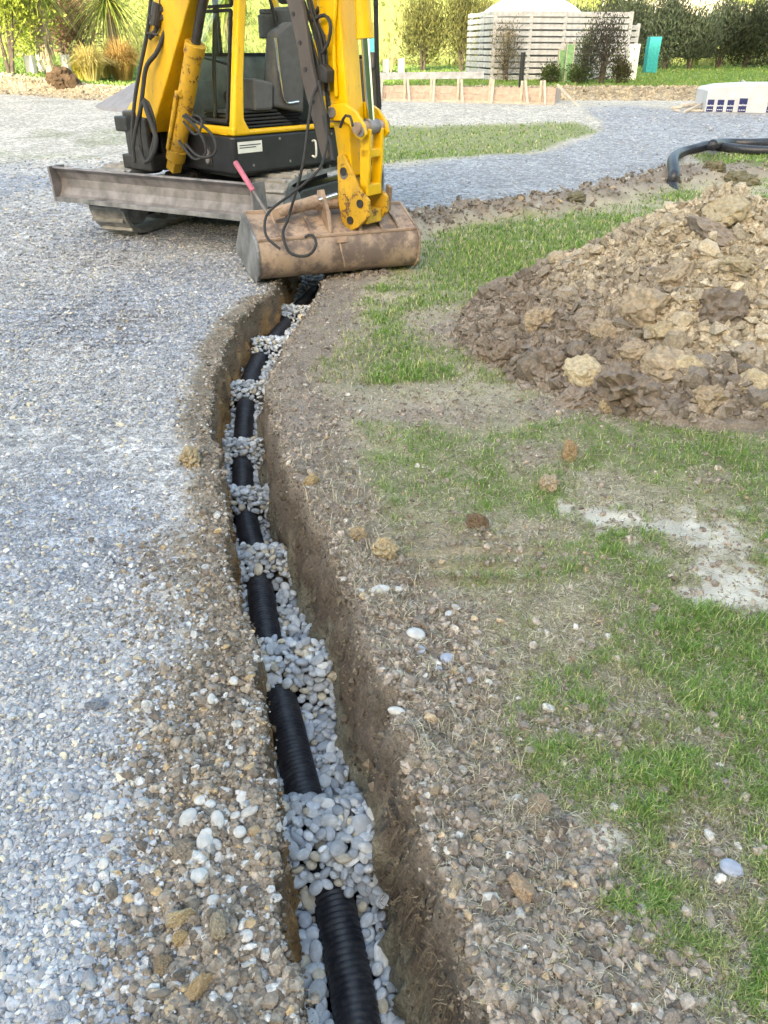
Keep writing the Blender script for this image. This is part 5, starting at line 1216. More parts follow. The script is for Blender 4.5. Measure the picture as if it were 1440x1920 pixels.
M_navy = simple('navy_print', (0.018, 0.025, 0.11), rough=0.4, var=0.15, scale=10)
M_letter = simple('white_print', (0.70, 0.71, 0.78), rough=0.4, var=0.05)
FL, FR = onground(640, 186), onground(1040, 196)
fm = empty('formwork', (FL + FR) / 2, 'low timber formwork wall with upright pegs and slanting braces on the gravel', 'formwork')
fx = (FR - FL).normalized(); fy = Vector((-fx.y, fx.x, 0)).normalized(); fz = frame(FL, fx, fy); FLn = (FR - FL).length
def zl(a_): p = fz(a_, 0, 0); return zt(p.x, p.y) - p.z
for rw, (z0, z1) in enumerate(((.04, .185), (.19, .34))):
    a_ = 0.0
    while a_ < FLn - .05:
        L = min(rng.uniform(1.0, 1.7), FLn - a_); zb = zl(a_ + L / 2)
        m = MB(); m.box(fz, (a_, a_ + L - .006), (.0, .03), (zb + z0, zb + z1 + rng.uniform(-.01, .01))); m.build('board', M_wood, fm, bevel=.003); a_ += L
m = MB(); m.box(fz, (0.0, FLn), (-.14, -.05), (zl(0) - .02, zl(FLn) * 0 + zl(0) + .045)); m.build('bottom_rail', M_wood2, fm)
for px in (722, 771, 823, 876, 936, 995, 1030):
    p = onground(px, 184); a_ = (p - FL).dot(fx); zb = zl(a_); 
    m = MB(); m.box(fz, (a_, a_ + .06), (-.052, -.004), (zb - .05, zb + .50 + rng.uniform(-.03, .06))); m.build('peg', M_wood2, fm, bevel=.003)
    m = MB(); m.beam(fz(a_ + .10, -.03, zb + .5), fz(a_ + .16 + rng.uniform(-.03, .1), -.36, zb - .02), .055, .035); m.build('brace', M_wood2, fm, bevel=.003)
for k, b_ in enumerate((.0, .55)):
    m = MB(); m.box(fz, (FLn - .03 + .0, FLn), (.04 + b_, .58 + b_), (zl(FLn) + .04, zl(FLn) + .34)); m.build('board', M_wood, fm, bevel=.003)
m = MB(); m.beam(fz(FLn + .02, -.02, zl(FLn) + .42), fz(FLn + .62, -.3, zl(FLn) - .03), .06, .04); m.build('brace', M_wood2, fm, bevel=.003)
# a second run further off, seen behind the first
m = MB(); p0, p1 = onground(640, 168) + Vector((0, 0, .3)), onground(905, 170) + Vector((0, 0, .36)); m.beam(p0, p1, .04, .16); o = m.build('timber_rail', M_grey, None, bevel=.004); tagit(o, 'long grey timber rail behind the formwork wall', 'timber')

# ------------------------------------------------------------------ wrapped timber pack with its navy print
pk0 = onground(1320, 211); pk1 = onground(1480, 214); px_ = (pk1 - pk0).normalized(); py_ = Vector((-px_.y, px_.x, 0)); fp = frame(pk0, px_, py_)
pack = empty('timber_pack', pk0, 'white plastic wrapped timber pack with four navy printed panels at the road edge', 'wrapped timber')
m = MB(); H_ = .56; LP = 3.4
out = [(0, 0), (0, .42), (.05, .47), (.35, .53), (1.0, .57), (1.9, .58), (LP, .60), (LP, 0)]
m.prism(lambda a_, b_, c_: fp(b_, a_, c_), out, 0.0, 1.25); m.build('wrap', M_wrap, pack, bevel=.02, seg=3)
for q in range(6):
    m = MB(); a_ = .05 + q * .62; m.box(fp, (a_, a_ + .5), (.03, 1.22), (-.03, .0)); m.build('bearer', M_wood2, pack)
for q, a_ in enumerate((.035, .245, .455, .70, 1.3, 1.6, 1.9, 2.2)):
    w_ = .14 if q < 3 else .17; z0, z1 = .02, (.255 if q < 3 else .29)
    m = MB(); m.box(fp, (a_, a_ + w_), (-.006, -.002), (z0, z1)); pn = m.build('printed_panel', M_navy, pack)
    tcv = bpy.data.curves.new('lettering', 'FONT'); tcv.body = 'laserframe'; tcv.size = w_ / 4.3; tcv.align_x = 'CENTER'; tcv.align_y = 'CENTER'; tcv.extrude = .001; tcv.offset = 0.0008
    to = bpy.data.objects.new('lettering', tcv); pos = fp(a_ + w_ / 2, -.009, z0 + (z1 - z0) * .52); link(to, pn, pos); to.location = pos; to.scale = (1, 1.9, 1)
    to.rotation_euler = (R(90), 0, math.atan2(px_.y, px_.x)); tcv.materials.append(M_letter)
    bpy.context.view_layer.update(); tm = bpy.data.meshes.new_from_object(to); t2 = bpy.data.objects.new('lettering', tm); C.objects.unlink(to); bpy.data.objects.remove(to); t2.name = 'lettering'
    link(t2, pn, pos); t2.location = pos; t2.scale = (1, 1.5, 1); t2.rotation_euler = (R(90), 0, math.atan2(px_.y, px_.x))
    for s_ in range(3):
        m = MB(); m.box(fp, (a_ + w_ * (.12 + .28 * s_), a_ + w_ * (.32 + .28 * s_)), (-.009, -.0065), (z0 + .035, z0 + .048)); m.build('print_line', M_letter, pn)
    m = MB(); m.box(fp, (a_ + w_ + .012, a_ + w_ + .05), (-.004, -.002), (z0, z1 - .01)); m.build('print_strip', M_greyl, pack)
oc_lab = ['thick pale offcut at the far left top of the loose timber pile', 'pale offcut below the thick one at the left of the pile', 'long offcut lying across the top of the timber pile', 'slanting offcut sloping down to the pack from the top of the pile',
  'offcut highest beside the left end of the wrapped pack', 'short upright offcut standing in front of the timber pile', 'thick flat offcut in the middle of the pile', 'lowest long offcut at the front of the pile next to the pack', 'small offcut on the ground at the front left of the pile',
  'short crossed offcut right behind the upright one', 'short offcut rising against the corner of the wrapped pack', 'low offcut lying furthest left of the timber pile']
for oi, (x0, y0, x1, y1, h0, h1, w_) in enumerate([(1262,190,1282,183,.06,.10,.09),(1266,197,1284,190,.03,.06,.07),(1270,186,1318,182,.16,.12,.05),(1285,185,1320,196,.20,.10,.06),(1295,178,1318,186,.14,.14,.06),(1282,206,1287,186,.02,.22,.05),(1290,196,1320,192,.06,.08,.08),
                                (1288,204,1320,205,.03,.03,.05),(1262,203,1276,204,.03,.02,.05),(1292,184,1304,200,.16,.05,.05),(1305,202,1319,193,.03,.12,.05),(1258,198,1280,199,.02,.04,.06)]):
    p, q = onground(x0, y0 + 6), onground(x1, y1 + 6); q.y = q.y * .3 + p.y * .7; p.y = min(p.y, pk0.y + 1.2); q.y = min(q.y, pk0.y + 1.2)
    p.z = zt(p.x, p.y) + h0; q.z = zt(q.x, q.y) + h1
    m = MB(); m.beam(p, q, w_, .04); o = m.build('timber_offcut', M_wood2 if rng.random() < .6 else M_greyl, None, bevel=.003); tagit(o, oc_lab[oi], 'timber', 'loose timber offcuts')
p, q = onground(1390, 160), onground(1412, 168); m = MB(); m.beam(p + Vector((0, 0, .12)), q + Vector((0, 0, .03)), .06, .04); o = m.build('timber_stick', M_wood2, None, bevel=.003); tagit(o, 'single pale stick of timber lying on the lawn behind the pack', 'timber')
m = MB(); 
for (x0, x1, h) in ((1355, 1375, .04), (1378, 1402, .03), (1405, 1500, .05)): m.beam(onground(x0, 171) + Vector((0, 0, h)), onground(x1, 171) + Vector((0, 0, h)), .12, .04)
o = m.build('edge_board', M_wood2, None); tagit(o, 'row of pale boards laid along the lawn edge behind the wrapped pack', 'timber')

# ------------------------------------------------------------------ water tank and its slatted screen
SL, SR = onground(918, 152), onground(1172, 156); SR = Vector((SR.x, SL.y + .9, SR.z)); SR.x = 450 / F * (SR.y * CP + (EYE - .7) * SP)
sx = (SR - SL); sx.z = 0; SLn = sx.length; sx.normalize(); sy = Vector((-sx.y, sx.x, 0)); g0 = zt(SL.x, SL.y) + .0; fs = frame((SL.x, SL.y, g0), sx, sy)
scr = empty('slatted_screen', (SL + SR) / 2, 'tall screen of wide grey horizontal slats wrapped round the water tank', 'fence')
HS = 1.86; ns = 11; st_ = HS / ns
for q in range(ns):
    z0 = .03 + q * st_; j_ = lambda: rng.uniform(-.008, .008)
    a_ = 0.0
    for L in (SLn * .52, SLn * .48):
        m = MB(); m.box(fs, (a_, a_ + L - .008), (-.022 + j_() * .5, .0), (z0 + j_(), z0 + st_ * .74 + j_())); m.build('slat', M_grey, scr); a_ += L
    m = MB(); m.box(fs, (-.022, .0), (.0, 2.6), (z0 + j_(), z0 + st_ * .74 + j_())); m.build('slat', M_grey, scr)
    if z0 < 1.5:
        m = MB(); m.box(fs, (SLn + .0, SLn + .52), (.45, .47), (z0 + j_(), z0 + st_ * .74 + j_())); m.build('slat', M_grey, scr)
for a_, b_, h in ((.03, .03, HS), (SLn * .26, .03, HS - .05), (SLn * .505, .03, HS), (SLn * .76, .03, HS - .05), (SLn - .06, .03, HS), (SLn + .46, .50, 1.56), (.03, 1.3, HS), (.03, 2.5, HS)):
    m = MB(); m.box(fs, (a_, a_ + .09), (b_ - .028, b_ + .06), (-.1, h)); m.build('post', M_greyl, scr, bevel=.004)
tk = fs(SLn * .44, 2.1, 0); tank = empty('water_tank', tk, 'round off-white water tank with a domed top behind the slatted screen', 'water tank')
RT = 1.70; n = 48; V = []; prof_ = [(RT, -.1), (RT, 1.75), (RT * .985, 1.82), (RT * .93, 1.90), (RT * .8, 2.05), (RT * .6, 2.22), (RT * .35, 2.36), (RT * .12, 2.42), (0.001, 2.43)]
V = [(tk.x + r_ * math.cos(2 * math.pi * k / n), tk.y + r_ * math.sin(2 * math.pi * k / n), g0 + z_) for r_, z_ in prof_ for k in range(n)]
fq = lambda i0, i1: [((i - i0) * n + k, (i - i0) * n + (k + 1) % n, (i + 1 - i0) * n + (k + 1) % n, (i + 1 - i0) * n + k) for i in range(i0, i1) for k in range(n)]
m = MB(); m.add(V[:2 * n], fq(0, 1)); m.build('tank_wall', simple('tank_green_grey_shade', (.13, .14, .13), rough=.6), tank, smooth_=True)  # wall colour darkened to stand in for the shade behind the slats
m = MB(); m.add(V[n:], fq(1, len(prof_) - 1)); m.build('dome', M_tank, tank, smooth_=True)
lp = tk + Vector((-.55, -.9, 0)); m = MB(); m.cyl((lp.x, lp.y, g0 + 2.1), (lp.x, lp.y, g0 + 2.42), .17, n=20); lid = m.build('inlet', M_greyl, tank, smooth_=True)
m = MB(); m.cyl((lp.x, lp.y, g0 + 2.42), (lp.x, lp.y, g0 + 2.47), .23, n=20); m.build('lid', M_grey, tank, smooth_=True)
m = MB(); m.box(fs, (SLn - .10, SLn + .26), (-.30, -.27), (-.03, 1.0)); o = m.build('white_board', M_tank, None, bevel=.01); tagit(o, 'white board leaning at the right end of the slatted screen', 'board')
p = onground(976, 164); m = MB(); m.cyl((p.x, p.y, p.z - .1), (p.x, p.y, p.z + .82), .065, n=12); o = m.build('bollard_post', M_blackp, None, bevel=.01, smooth_=True); tagit(o, 'short black post standing between the formwork and the slatted screen', 'post')

# ------------------------------------------------------------------ plants
M_leaf = attr_mat('leaves', rough=0.6, scale=3, var=0.18, bumpd=0, spec=0.25, trans=0.25)
M_bark = simple('bark', (0.10, 0.08, 0.062), rough=0.95, var=0.35, scale=14, bumpd=0.01, bscale=30)
M_barkl = simple('pale_dead_fronds', (0.48, 0.40, 0.30), rough=0.95, var=0.35, scale=14, bumpd=0.01, bscale=30)
def leaf_mesh(P, N_dir, L, W, col):
    """long leaf quads at P along N_dir"""
    n = len(P); side = np.cross(N_dir, rng.normal(size=(n, 3))); side /= np.linalg.norm(side, axis=1)[:, None] + 1e-9
    T = P + N_dir * L[:, None]; mid = P + N_dir * L[:, None] * .5; w = side * W[:, None] / 2
    V = np.stack([P, mid + w, T, mid - w], 1).reshape(-1, 3); Q = (np.arange(n) * 4)[:, None] + np.array([[0, 1, 2, 3]])
    return V, Q, np.repeat(col, 4, 0)
def bush(name, label, cat, X, Y, H, Rw, cols, nleaf=2600, upright=.6, trunk=.25, leafL=.11, leafW=.035, group=None, nclump=26, stems=3, sparse=1.0, low=.08):
    z0 = zt(X, Y); root = empty(name, (X, Y, z0), label, cat, group)
    # stems
    m = MB(); tips = []
    for s_ in range(stems):
        a_ = rng.uniform(0, 6.28); r_ = Rw * .35 * rng.random(); p0 = Vector((X + .05 * math.cos(a_), Y + .05 * math.sin(a_), z0 - .03)); p1 = Vector((X + r_ * math.cos(a_), Y + r_ * math.sin(a_), z0 + H * .45)); p2 = p1 + Vector((rng.normal(0, .1), rng.normal(0, .1), H * .4))
        m.cyl(p0, p1, .035 * H / 2 + .01, .02, n=7); m.cyl(p1, p2, .02, .008, n=6)
        for b_ in range(5):
            t_ = rng.uniform(.3, .95); q0 = p0.lerp(p1, t_); q1 = q0 + Vector((rng.normal(0, .4) * Rw, rng.normal(0, .4) * Rw, H * rng.uniform(.12, .35))); m.cyl(q0, q1, .012, .005, n=5)
    m.build('trunk', M_bark, root, smooth_=True)
    # clumps of leaves inside an uneven crown
    cl = []
    zlo, zhi = trunk, 1.0
    while len(cl) < nclump:
        p = rng.uniform(-1, 1, 3)
        prof = (1 - abs(p[2]) ** 2.2) ** .5 if True else 1
        if math.hypot(p[0], p[1]) < prof * rng.uniform(.75, 1.1): cl.append(p)
    cl = np.array(cl); cz = zlo + (zhi - zlo) * (cl[:, 2] * .5 + .5)
    cx = X + cl[:, 0] * Rw * .85; cy = Y + cl[:, 1] * Rw * .85; czz = z0 + cz * H * .94
    idx = rng.integers(0, len(cl), nleaf); sp = Rw * .26
    P = np.stack([cx[idx] + rng.normal(0, sp, nleaf), cy[idx] + rng.normal(0, sp, nleaf), czz[idx] + rng.normal(0, sp * (1 + upright), nleaf)], 1)
    P[:, 2] = np.maximum(P[:, 2], z0 + low * H)
    out = P - np.array([X, Y, z0 + H * .3]); out /= np.linalg.norm(out, axis=1)[:, None] + 1e-9
    Dd = out * (1 - upright) + np.array([0, 0, 1.0]) * upright + rng.normal(0, .38, (nleaf, 3)); Dd /= np.linalg.norm(Dd, axis=1)[:, None]
    ccl = rng.uniform(.65, 1.3, len(cl)); t = rng.random((nleaf, 1)) 
    c = (cols[0] * (1 - t) + cols[1] * t) * ccl[idx][:, None] * rng.uniform(.8, 1.2, (nleaf, 1))
    V, Q, CC = leaf_mesh(P, Dd, leafL * rng.uniform(.6, 1.4, nleaf), leafW * rng.uniform(.6, 1.3, nleaf), c)
    me = np_mesh('crown', V, quads=Q, col=CC); me.materials.append(M_leaf); o = bpy.data.objects.new('crown', me); link(o, root)
    return root
def P_(px, py): p = onground(px, py); return p.x, p.y
olive = (lin(150,150,90) * .62, lin(104,108,64) * .55); darkg = (lin(104,118,92) * .44, lin(66,80,68) * .38)
for px, py, H, Rw, lab in [(792,133,2.55,.95,'olive green feathery tree left of the tank screen, nearest the gap'),(866,133,2.35,.95,'olive green feathery tree close beside the left edge of the tank screen'),(905,126,2.2,.7,'darker tree half hidden behind the left corner of the screen')]:
    x, y = P_(px, py); bush('tree', lab, 'tree', x, y, H, Rw, olive, nleaf=6500, upright=.65, trunk=.2, leafL=.16, leafW=.035, group='trees below the hill', nclump=36, stems=4)
for px, py, H, Rw, lab in [(1130,128,2.2,.75,'dark tree directly behind the right part of the slatted screen'),(1180,126,2.45,.9,'tall dark tree between the screen and the teal guard'),(1246,130,2.5,.8,'tall dark feathery tree just right of the teal guard'),(1292,130,1.75,.85,'short dark tree with a visible forked trunk in the row'),
                           (1345,128,2.1,.75,'dark leaning tree right of the short forked one'),(1395,128,2.2,.75,'dark bushy tree second from the right edge'),(1452,128,2.9,1.1,'dark tree cut by the right edge of the photo'),(1075,124,2.2,.8,'dark tree top showing behind the tank')]:
    x, y = P_(px, py); bush('tree', lab, 'tree', x, y, H, Rw, darkg, nleaf=6500, upright=.6, trunk=.28 if 'forked' in lab else .12, leafL=.17, leafW=.04, group='trees below the hill', nclump=36, stems=4, low=.22 if 'forked' in lab else .05)
sunny = (lin(196,204,90) * .8, lin(128,150,60) * .75)
for px, py, H, Rw, cols, lab, nl in [(20,138,3.2,1.3,sunny,'bright yellow green bushy tree at the left edge',9000),(78,128,2.6,.8,sunny,'yellow green bush behind the left cabbage tree',3500),(150,122,2.2,.8,(lin(196,150,126)*.7,lin(150,116,96)*.6),'pinkish brown shrub between the two cabbage trees',4500),(120,112,3.6,1.4,(lin(110,120,70)*.6,lin(70,84,50)*.5),'dark green bush behind the cabbage trees',5000),
                              (330,118,2.9,1.3,(lin(190,196,110)*.7,lin(140,146,80)*.6),'pale green bush seen behind the boom',4500),(520,118,2.2,1.2,(lin(200,204,120)*.7,lin(150,156,80)*.6),'pale bush seen through the cab door',3500)]:
    x, y = P_(px, py); bush('shrub', lab, 'shrub', x, y, H, Rw, cols, nleaf=nl, upright=.3, leafL=.12, leafW=.05, group='sunlit shrubs at the foot of the hill', nclump=34)
for px, py, H, Rw, cols, lab, nl, up in [(947,153,1.65,.5,(lin(188,172,150)*.7,lin(112,112,84)*.6),'thin pinkish tan shrub in front of the left half of the screen',1500,.5),(1125,158,1.65,.62,(lin(84,88,78)*.45,lin(120,112,104)*.5),'dark twiggy shrub in front of the right part of the screen',3600,.7),
                                     (1085,150,1.6,.45,(lin(120,146,84)*.6,lin(84,104,62)*.55),'loose green climber against the middle of the screen',1100,.4),(1030,157,.48,.30,(lin(112,128,70)*.6,lin(76,92,54)*.5),'small round green bush left of the green sleeves',1500,.2),
                                     (1086,158,.44,.34,(lin(112,128,80)*.6,lin(84,100,66)*.5),'small round green bush right of the green sleeves',1500,.2),(1160,158,.62,.30,(lin(122,118,80)*.55,lin(84,88,60)*.5),'small bronze green bush at the foot of the white board',1500,.3)]:
    x, y = P_(px, py); y = min(y, SL.y - .2); bush('shrub', lab, 'shrub', x, y, H, Rw, cols, nleaf=nl, upright=up, leafL=.075, leafW=.03, group='shrubs before the screen', nclump=22, trunk=.1, stems=5 if H > 1 else 2)
# bare young shrub beside the teal guard
x, y = P_(733, 138); z0 = zt(x, y); root = None
m = MB()
for k in range(26):
    a_, l_ = rng.uniform(0, 6.28), rng.uniform(.5, 1.35); q = Vector((x + .32 * l_ * math.cos(a_), y + .32 * l_ * math.sin(a_), z0 + l_)); m.cyl((x, y, z0), q, .012, .004, n=5)
    for _ in range(3): t_ = rng.uniform(.4, 1); b0_ = Vector((x, y, z0)).lerp(q, t_); m.cyl(b0_, b0_ + Vector((rng.normal(0, .12), rng.normal(0, .12), rng.uniform(.05, .25))), .006, .003, n=4)
o = m.build('bare_shrub', simple('bare_twigs', (.42, .30, .18), rough=.9), None); tagit(o, 'leafless orange brown shrub behind the white plant guards', 'shrub')
# tree guards
def guard(px, py, w, h, mat, lab, cat='tree guard', nm='tree_guard', group=None):
    p = onground(px, py); r = empty(nm, p, lab, cat, group); fg = frame(p, (1, 0, 0), (0, 1, 0)); 
    m = MB(); tw_ = [(-w, -w), (w, -w * 1.1), (w * 1.1, w), (-w, w)]
    n_ = 4; V = []; hs = [0, .33 * h, .66 * h, h]
    for q, z_ in enumerate(hs): V += [fg(a_ * (1 + .04 * math.sin(q * 2 + a_ * 9)), b_, z_) for a_, b_ in tw_]
    m.add(V, [(i * 4 + k, i * 4 + (k + 1) % 4, (i + 1) * 4 + (k + 1) % 4, (i + 1) * 4 + k) for i in range(3) for k in range(4)]); sl_ = m.build('sleeve', mat, r)
    so = sl_.modifiers.new('thick', 'SOLIDIFY'); so.thickness = .008
    for a_, b_ in tw_:
        m = MB(); m.cyl(fg(a_ * .94, b_ * .94, -.05), fg(a_ * .94, b_ * .94, h + .05), .013, n=6); m.build('stake', M_wood2 if mat is not M_teal else M_dark, r)
guard(1217, 136, .20, 1.12, M_teal, 'tall teal mesh tree guard on the lawn right of the screen')
guard(697, 142, .20, 1.12, M_teal, 'teal mesh tree guard half hidden behind the digger door frame')
guard(1048, 156, .09, .85, M_greenm, 'left pale green plant sleeve before the screen'); guard(1062, 157, .11, 1.0, M_greenm, 'right pale green plant sleeve before the screen')
for px, py, lab in ((723,138,'left white plant guard on the sunlit lawn'),(752,136,'right white plant guard on the sunlit lawn'),(60,138,'white plant guard under the bright bushy tree'),(83,136,'white plant guard just left of the cabbage tree trunk'),(126,134,'white plant guard right of the cabbage tree trunk')):
    guard(px, py, .11, .44, M_tank, lab, nm='plant_guard', cat='plant guard')
# cabbage trees
def cordyline(px, py, trunkh, Rc, lab, n=420):
    x, y = P_(px, py); z0 = zt(x, y); r = empty('cabbage_tree', (x, y, z0), lab, 'tree', 'cabbage trees')
    m = MB(); m.tube([(x, y, z0 - .1), (x + .03, y, z0 + trunkh * .5), (x, y, z0 + trunkh)], .11, seg=10, step=.2); m.build('trunk', M_barkl, r, smooth_=True)
    V, Q, CC = [], [], []; k = 0; c0 = np.array((x, y, z0 + trunkh))
    for q in range(n):
        u = rng.uniform(-.75, 1); a_ = rng.uniform(0, 6.28); d = np.array((math.cos(a_) * math.sqrt(1 - min(u * u, 1)), math.sin(a_) * math.sqrt(1 - min(u * u, 1)), u)); L = Rc * rng.uniform(.7, 1.1)
        s_ = np.cross(d, (0, 0, 1)); s_ /= np.linalg.norm(s_) + 1e-6; w = .024; dead = u < -.45
        col_ = (lin(196,176,130) * .7 if dead else (lin(186,196,96) * .85 if rng.random() < .5 else lin(112,132,62) * .75)) * rng.uniform(.75, 1.2)
        p = c0 + rng.normal(0, .05, 3)
        for t_ in (0, .33, .66, 1.0):
            pt = p + d * L * t_ + np.array((0, 0, -1)) * L * .42 * t_ ** 2.2 * (1.1 - abs(u) * .5); ww = w * (1 - t_ * .85)
            V += [pt - s_ * ww, pt + s_ * ww]; CC += [col_, col_]
            if t_ < 1: Q.append((k, k + 1, k + 3, k + 2))
            k += 2
    if True:                                                   # skirt of dead fronds down the trunk
        for q in range(130):
            a_ = rng.uniform(0, 6.28); zz = z0 + trunkh * rng.uniform(.35, 1.0); L = rng.uniform(.4, .9); p = np.array((x + .1 * math.cos(a_), y + .1 * math.sin(a_), zz)); e = p + np.array((.16 * math.cos(a_), .16 * math.sin(a_), -L)); s_ = np.array((-math.sin(a_), math.cos(a_), 0)) * .022
            V += [p - s_, p + s_, e - s_ * .3, e + s_ * .3]; CC += [lin(205,190,160) * .75 * rng.uniform(.7, 1.2)] * 4; Q.append((k, k + 1, k + 3, k + 2)); k += 4
    me = np_mesh('crown', np.array(V), quads=np.array(Q), col=np.array(CC)); me.materials.append(M_leaf); o = bpy.data.objects.new('crown', me); link(o, r)
cordyline(95, 140, 2.25, 1.35, 'cabbage tree with a pale shaggy trunk, left of the two beside the drive')
cordyline(222, 138, 2.0, 1.75, 'wide cabbage tree above the tussocks just left of the boom')
cordyline(440, 136, 2.3, 1.6, 'cabbage tree seen through the digger windscreen', n=380)
def tussock(px, py, Rc, H, cols, lab, n=700):
    x, y = P_(px, py); z0 = zt(x, y); u = rng.random(n); a_ = rng.uniform(0, 6.28, n); r0 = Rc * .25 * rng.random(n)
    P = np.stack([x + r0 * np.cos(a_), y + r0 * np.sin(a_), np.full(n, z0)], 1); V, Q, CC = [], [], []; k = 0
    for q in range(n):
        sp = rng.uniform(.2, 1) * Rc; hh = H * rng.uniform(.7, 1.1); dx, dy = math.cos(a_[q]), math.sin(a_[q]); c = (cols[0] * (1 - u[q]) + cols[1] * u[q]) * rng.uniform(.75, 1.2); s_ = np.array((-dy, dx, 0)) * .014
        for t_ in (0, .4, .75, 1.0):
            pt = P[q] + np.array((dx * sp * t_ * (.55 + .45 * t_), dy * sp * t_ * (.55 + .45 * t_), hh * (1.7 * t_ - 1.15 * t_ ** 2.0 * (.5 + sp / Rc * .6)))); V += [pt - s_ * (1 - t_ * .8), pt + s_ * (1 - t_ * .8)]; CC += [c, c]
            if t_ < 1: Q.append((k, k + 1, k + 3, k + 2))
            k += 2
    me = np_mesh('tussock', np.array(V), quads=np.array(Q), col=np.array(CC)); me.materials.append(M_leaf); o = link(bpy.data.objects.new('tussock', me)); tagit(o, lab, 'tussock grass', 'tussocks beside the drive')
tussock(232, 152, .95, 1.15, (lin(210,178,112) * .8, lin(180,142,84) * .75), 'orange brown tussock grass right beside the excavator boom', 1100)
tussock(172, 152, .85, .95, (lin(214,196,136) * .85, lin(190,176,100) * .8), 'pale straw coloured tussock left of the orange one', 900)
tussock(152, 150, .4, .55, (lin(206,190,90) * .85, lin(170,160,70) * .8), 'small yellow tussock left of the pale one', 400)
tussock(198, 146, .6, .7, (lin(210,200,130) * .85, lin(180,166,90) * .8), 'low yellow tussock behind the pale and orange ones', 500)
# root ball and bank at the left
p = onground(112, 158); m_ = lump_mesh(77, False, .3); o = bpy.data.objects.new('soil_clump', m_); link(o, None, p); o.location = p + Vector((0, 0, .12)); o.scale = (.36, .3, .3); o.color = (*(lin(118,98,80) * .5), 1); tagit(o, 'brown lump of soil and roots on the left bank below the cabbage tree', 'soil lump')
# dark turned sods by the far trench end
for px, py, w, hh, lab in [(1388,345,30,18,'dark mossy sod beyond the soil heap, right of the pipe'),(1424,392,26,26,'black clump of sods behind the heap at the right edge'),(1330,312,12,8,'small dark clod left of the pair beyond the pipe'),(1345,318,14,10,'small dark clod right of the pair beyond the pipe'),(1085,372,16,8,'dark clod on the soil lip by the road')]:
    p = onground(px, py); s_ = sc_at(p.x, p.y, p.z); o = bpy.data.objects.new('sod', lump_mesh(int(px), False, .3)); link(o, None, p); o.location = p; o.scale = (w / s_, w / s_ * .8, hh / s_); o.color = (*(lin(140,134,112) * .65), 1); tagit(o, lab, 'sod')

# ------------------------------------------------------------------ hillside growth and the fence along its track
def hill_pts(n, y0, y1):
    Y = rng.uniform(y0, y1, n); X = (rng.random(n) * 1.15 - .575) * Y * 1.1; return X, Y
X, Y = hill_pts(42000, 40, 78); zz = terr(X, Y); n1 = fbm(X, Y, .35, 3, 201)
k = (rng.random(len(X)) < smooth(.38, .6, n1) * .8 + .2); X, Y, zz, n1 = X[k], Y[k], zz[k], n1[k]
nb = len(X); Dd = np.stack([rng.normal(0, .35, nb), rng.normal(0, .35, nb), np.ones(nb)], 1); Dd /= np.linalg.norm(Dd, axis=1)[:, None]
t = rng.random((nb, 1)); c = (lin(176,184,112) * .72 * (1 - t) + lin(112,126,66) * .62 * t) * rng.uniform(.7, 1.2, (nb, 1))
V, Q, CC = leaf_mesh(np.stack([X, Y, zz], 1), Dd, rng.uniform(.12, .42, nb) * (1 + .8 * (n1 > .6)), rng.uniform(.08, .22, nb), c)
me = np_mesh('hill_grass', V, quads=Q, col=CC); me.materials.append(M_leaf); o = link(bpy.data.objects.new('hill_grass', me)); tagit(o, 'rough sunlit yellow green growth over the hillside', kind='stuff')
# lawn grass
X, Y, zq = [], [], []
px = rng.uniform(-40, 1500, 42000); py = rng.uniform(118, 168, 42000); q = np.array([at(a_, b_, .68)[:2] for a_, b_ in zip(px, py)]); X, Y = q[:, 0], q[:, 1]; k = (Y > 24.2) & (Y < 41); X, Y = X[k], Y[k]; nb = len(X)
c = (green(nb) * .35 + lin(118,146,74) * .5); Dd = np.stack([rng.normal(0, .4, nb), rng.normal(0, .4, nb), np.ones(nb)], 1); Dd /= np.linalg.norm(Dd, axis=1)[:, None]
V, Q, CC = leaf_mesh(np.stack([X, Y, height(X, Y)], 1), Dd, rng.uniform(.04, .09, nb), rng.uniform(.03, .07, nb), c)
me = np_mesh('lawn_grass', V, quads=Q, col=CC); me.materials.append(M_leaf); o = link(bpy.data.objects.new('lawn_grass', me)); tagit(o, 'short green lawn grass', kind='stuff')
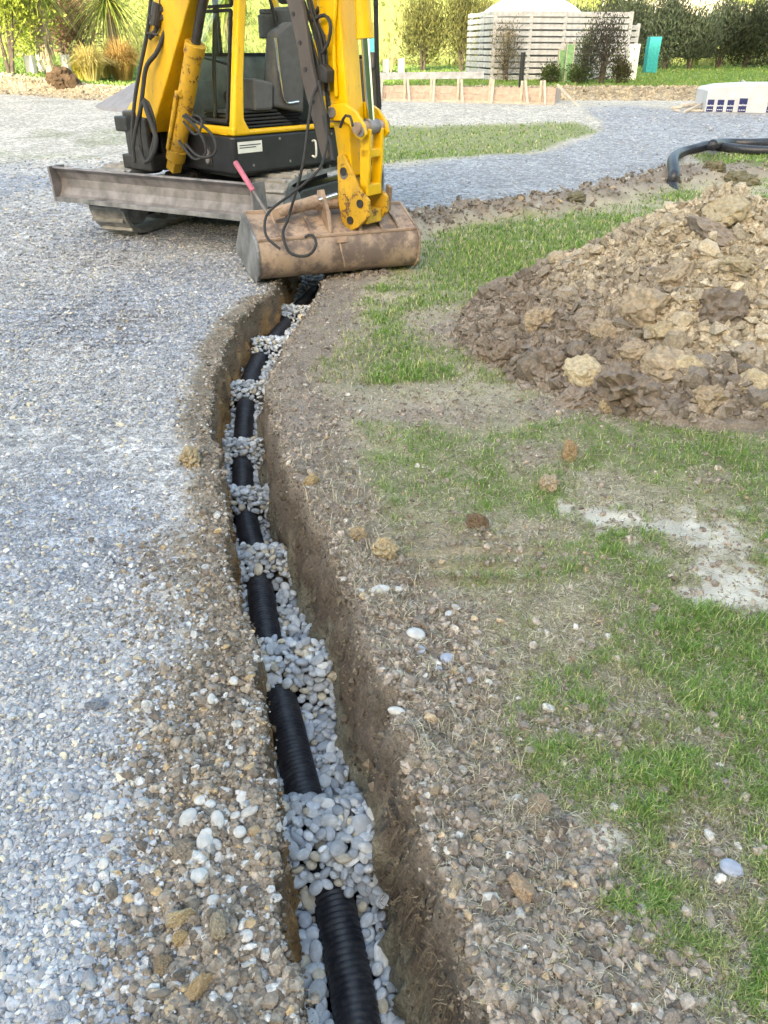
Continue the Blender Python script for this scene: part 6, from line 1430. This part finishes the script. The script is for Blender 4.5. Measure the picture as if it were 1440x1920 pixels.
# bank of rubble at the lawn's edge
px = rng.uniform(-60, 1500, 9000); q = []
Xb = rng.uniform(-14, 16, 7000); Yb = rng.uniform(22.3, 24.2, 7000); zb = height(Xb, Yb); s = rng.uniform(.015, .06, 7000)
me = join_instances('bank_rubble', clod_p, np.stack([Xb, Yb, zb], 1), np.stack([rng.normal(0, .6, 7000), rng.normal(0, .6, 7000), rng.uniform(0, 6, 7000)], 1), s[:, None] * rng.uniform(.7, 1.4, (7000, 3)), (lin(186,172,150) * .8) * rng.uniform(.5, 1.25, (7000, 1)))
me.materials.append(M_clod); o = link(bpy.data.objects.new('bank_rubble', me), ground); tagit(o, kind='stuff')
# pale track and wire fence up right
tx = np.linspace(9, 30, 60); ty = 51.0 - (tx - 13) * 0.35
V = []; 
for a_, b_ in zip(tx, ty):
    for d_ in (-.9, 0, .9): V.append((a_, b_ + d_, float(terr(np.array([a_]), np.array([b_ + d_]))[0]) + .34))
V = np.array(V); Q = np.array([(i * 3 + k, (i + 1) * 3 + k, (i + 1) * 3 + k + 1, i * 3 + k + 1) for i in range(59) for k in range(2)])
me = np_mesh('path', V, quads=Q, col=np.repeat((lin(214,204,176) * .85)[None], len(V), 0)); me.materials.append(M_attr); o = link(bpy.data.objects.new('path', me)); tagit(o, 'pale clay track across the hillside', kind='structure')
wf = empty('wire_fence', (18, 50, 4), 'wire stock fence with pale posts beside the hillside track', 'fence')
pts_ = []
for k, a_ in enumerate(np.arange(12, 30, 2.6)):
    b_ = 50.0 - (a_ - 13) * .35; z_ = float(terr(np.array([a_]), np.array([b_]))[0]); pts_.append(Vector((a_, b_, z_)))
    m = MB(); m.cyl((a_, b_, z_ - .2), (a_, b_, z_ + 1.55), .05, n=8); m.build('post', M_greyl, wf)
for h in (.45, .7, .95, 1.2, 1.45):
    m = MB()
    for p, q in zip(pts_[:-1], pts_[1:]): m.cyl(p + Vector((0, 0, h)), q + Vector((0, 0, h)), .012, n=4)
    m.build('wire', M_dark, wf)
for k in range(5):
    a_ = 19 + k * 2.2; b_ = 54 - (a_ - 13) * .3; bush('shrub', ['leftmost', 'second from the left', 'middle', 'second from the right', 'rightmost'][k] + ' dark bush above the hillside track at the top right', 'shrub', a_, b_, 2.6, 1.5, darkg, nleaf=2200, upright=.3, leafL=.2, leafW=.08, group='bushes above the track')
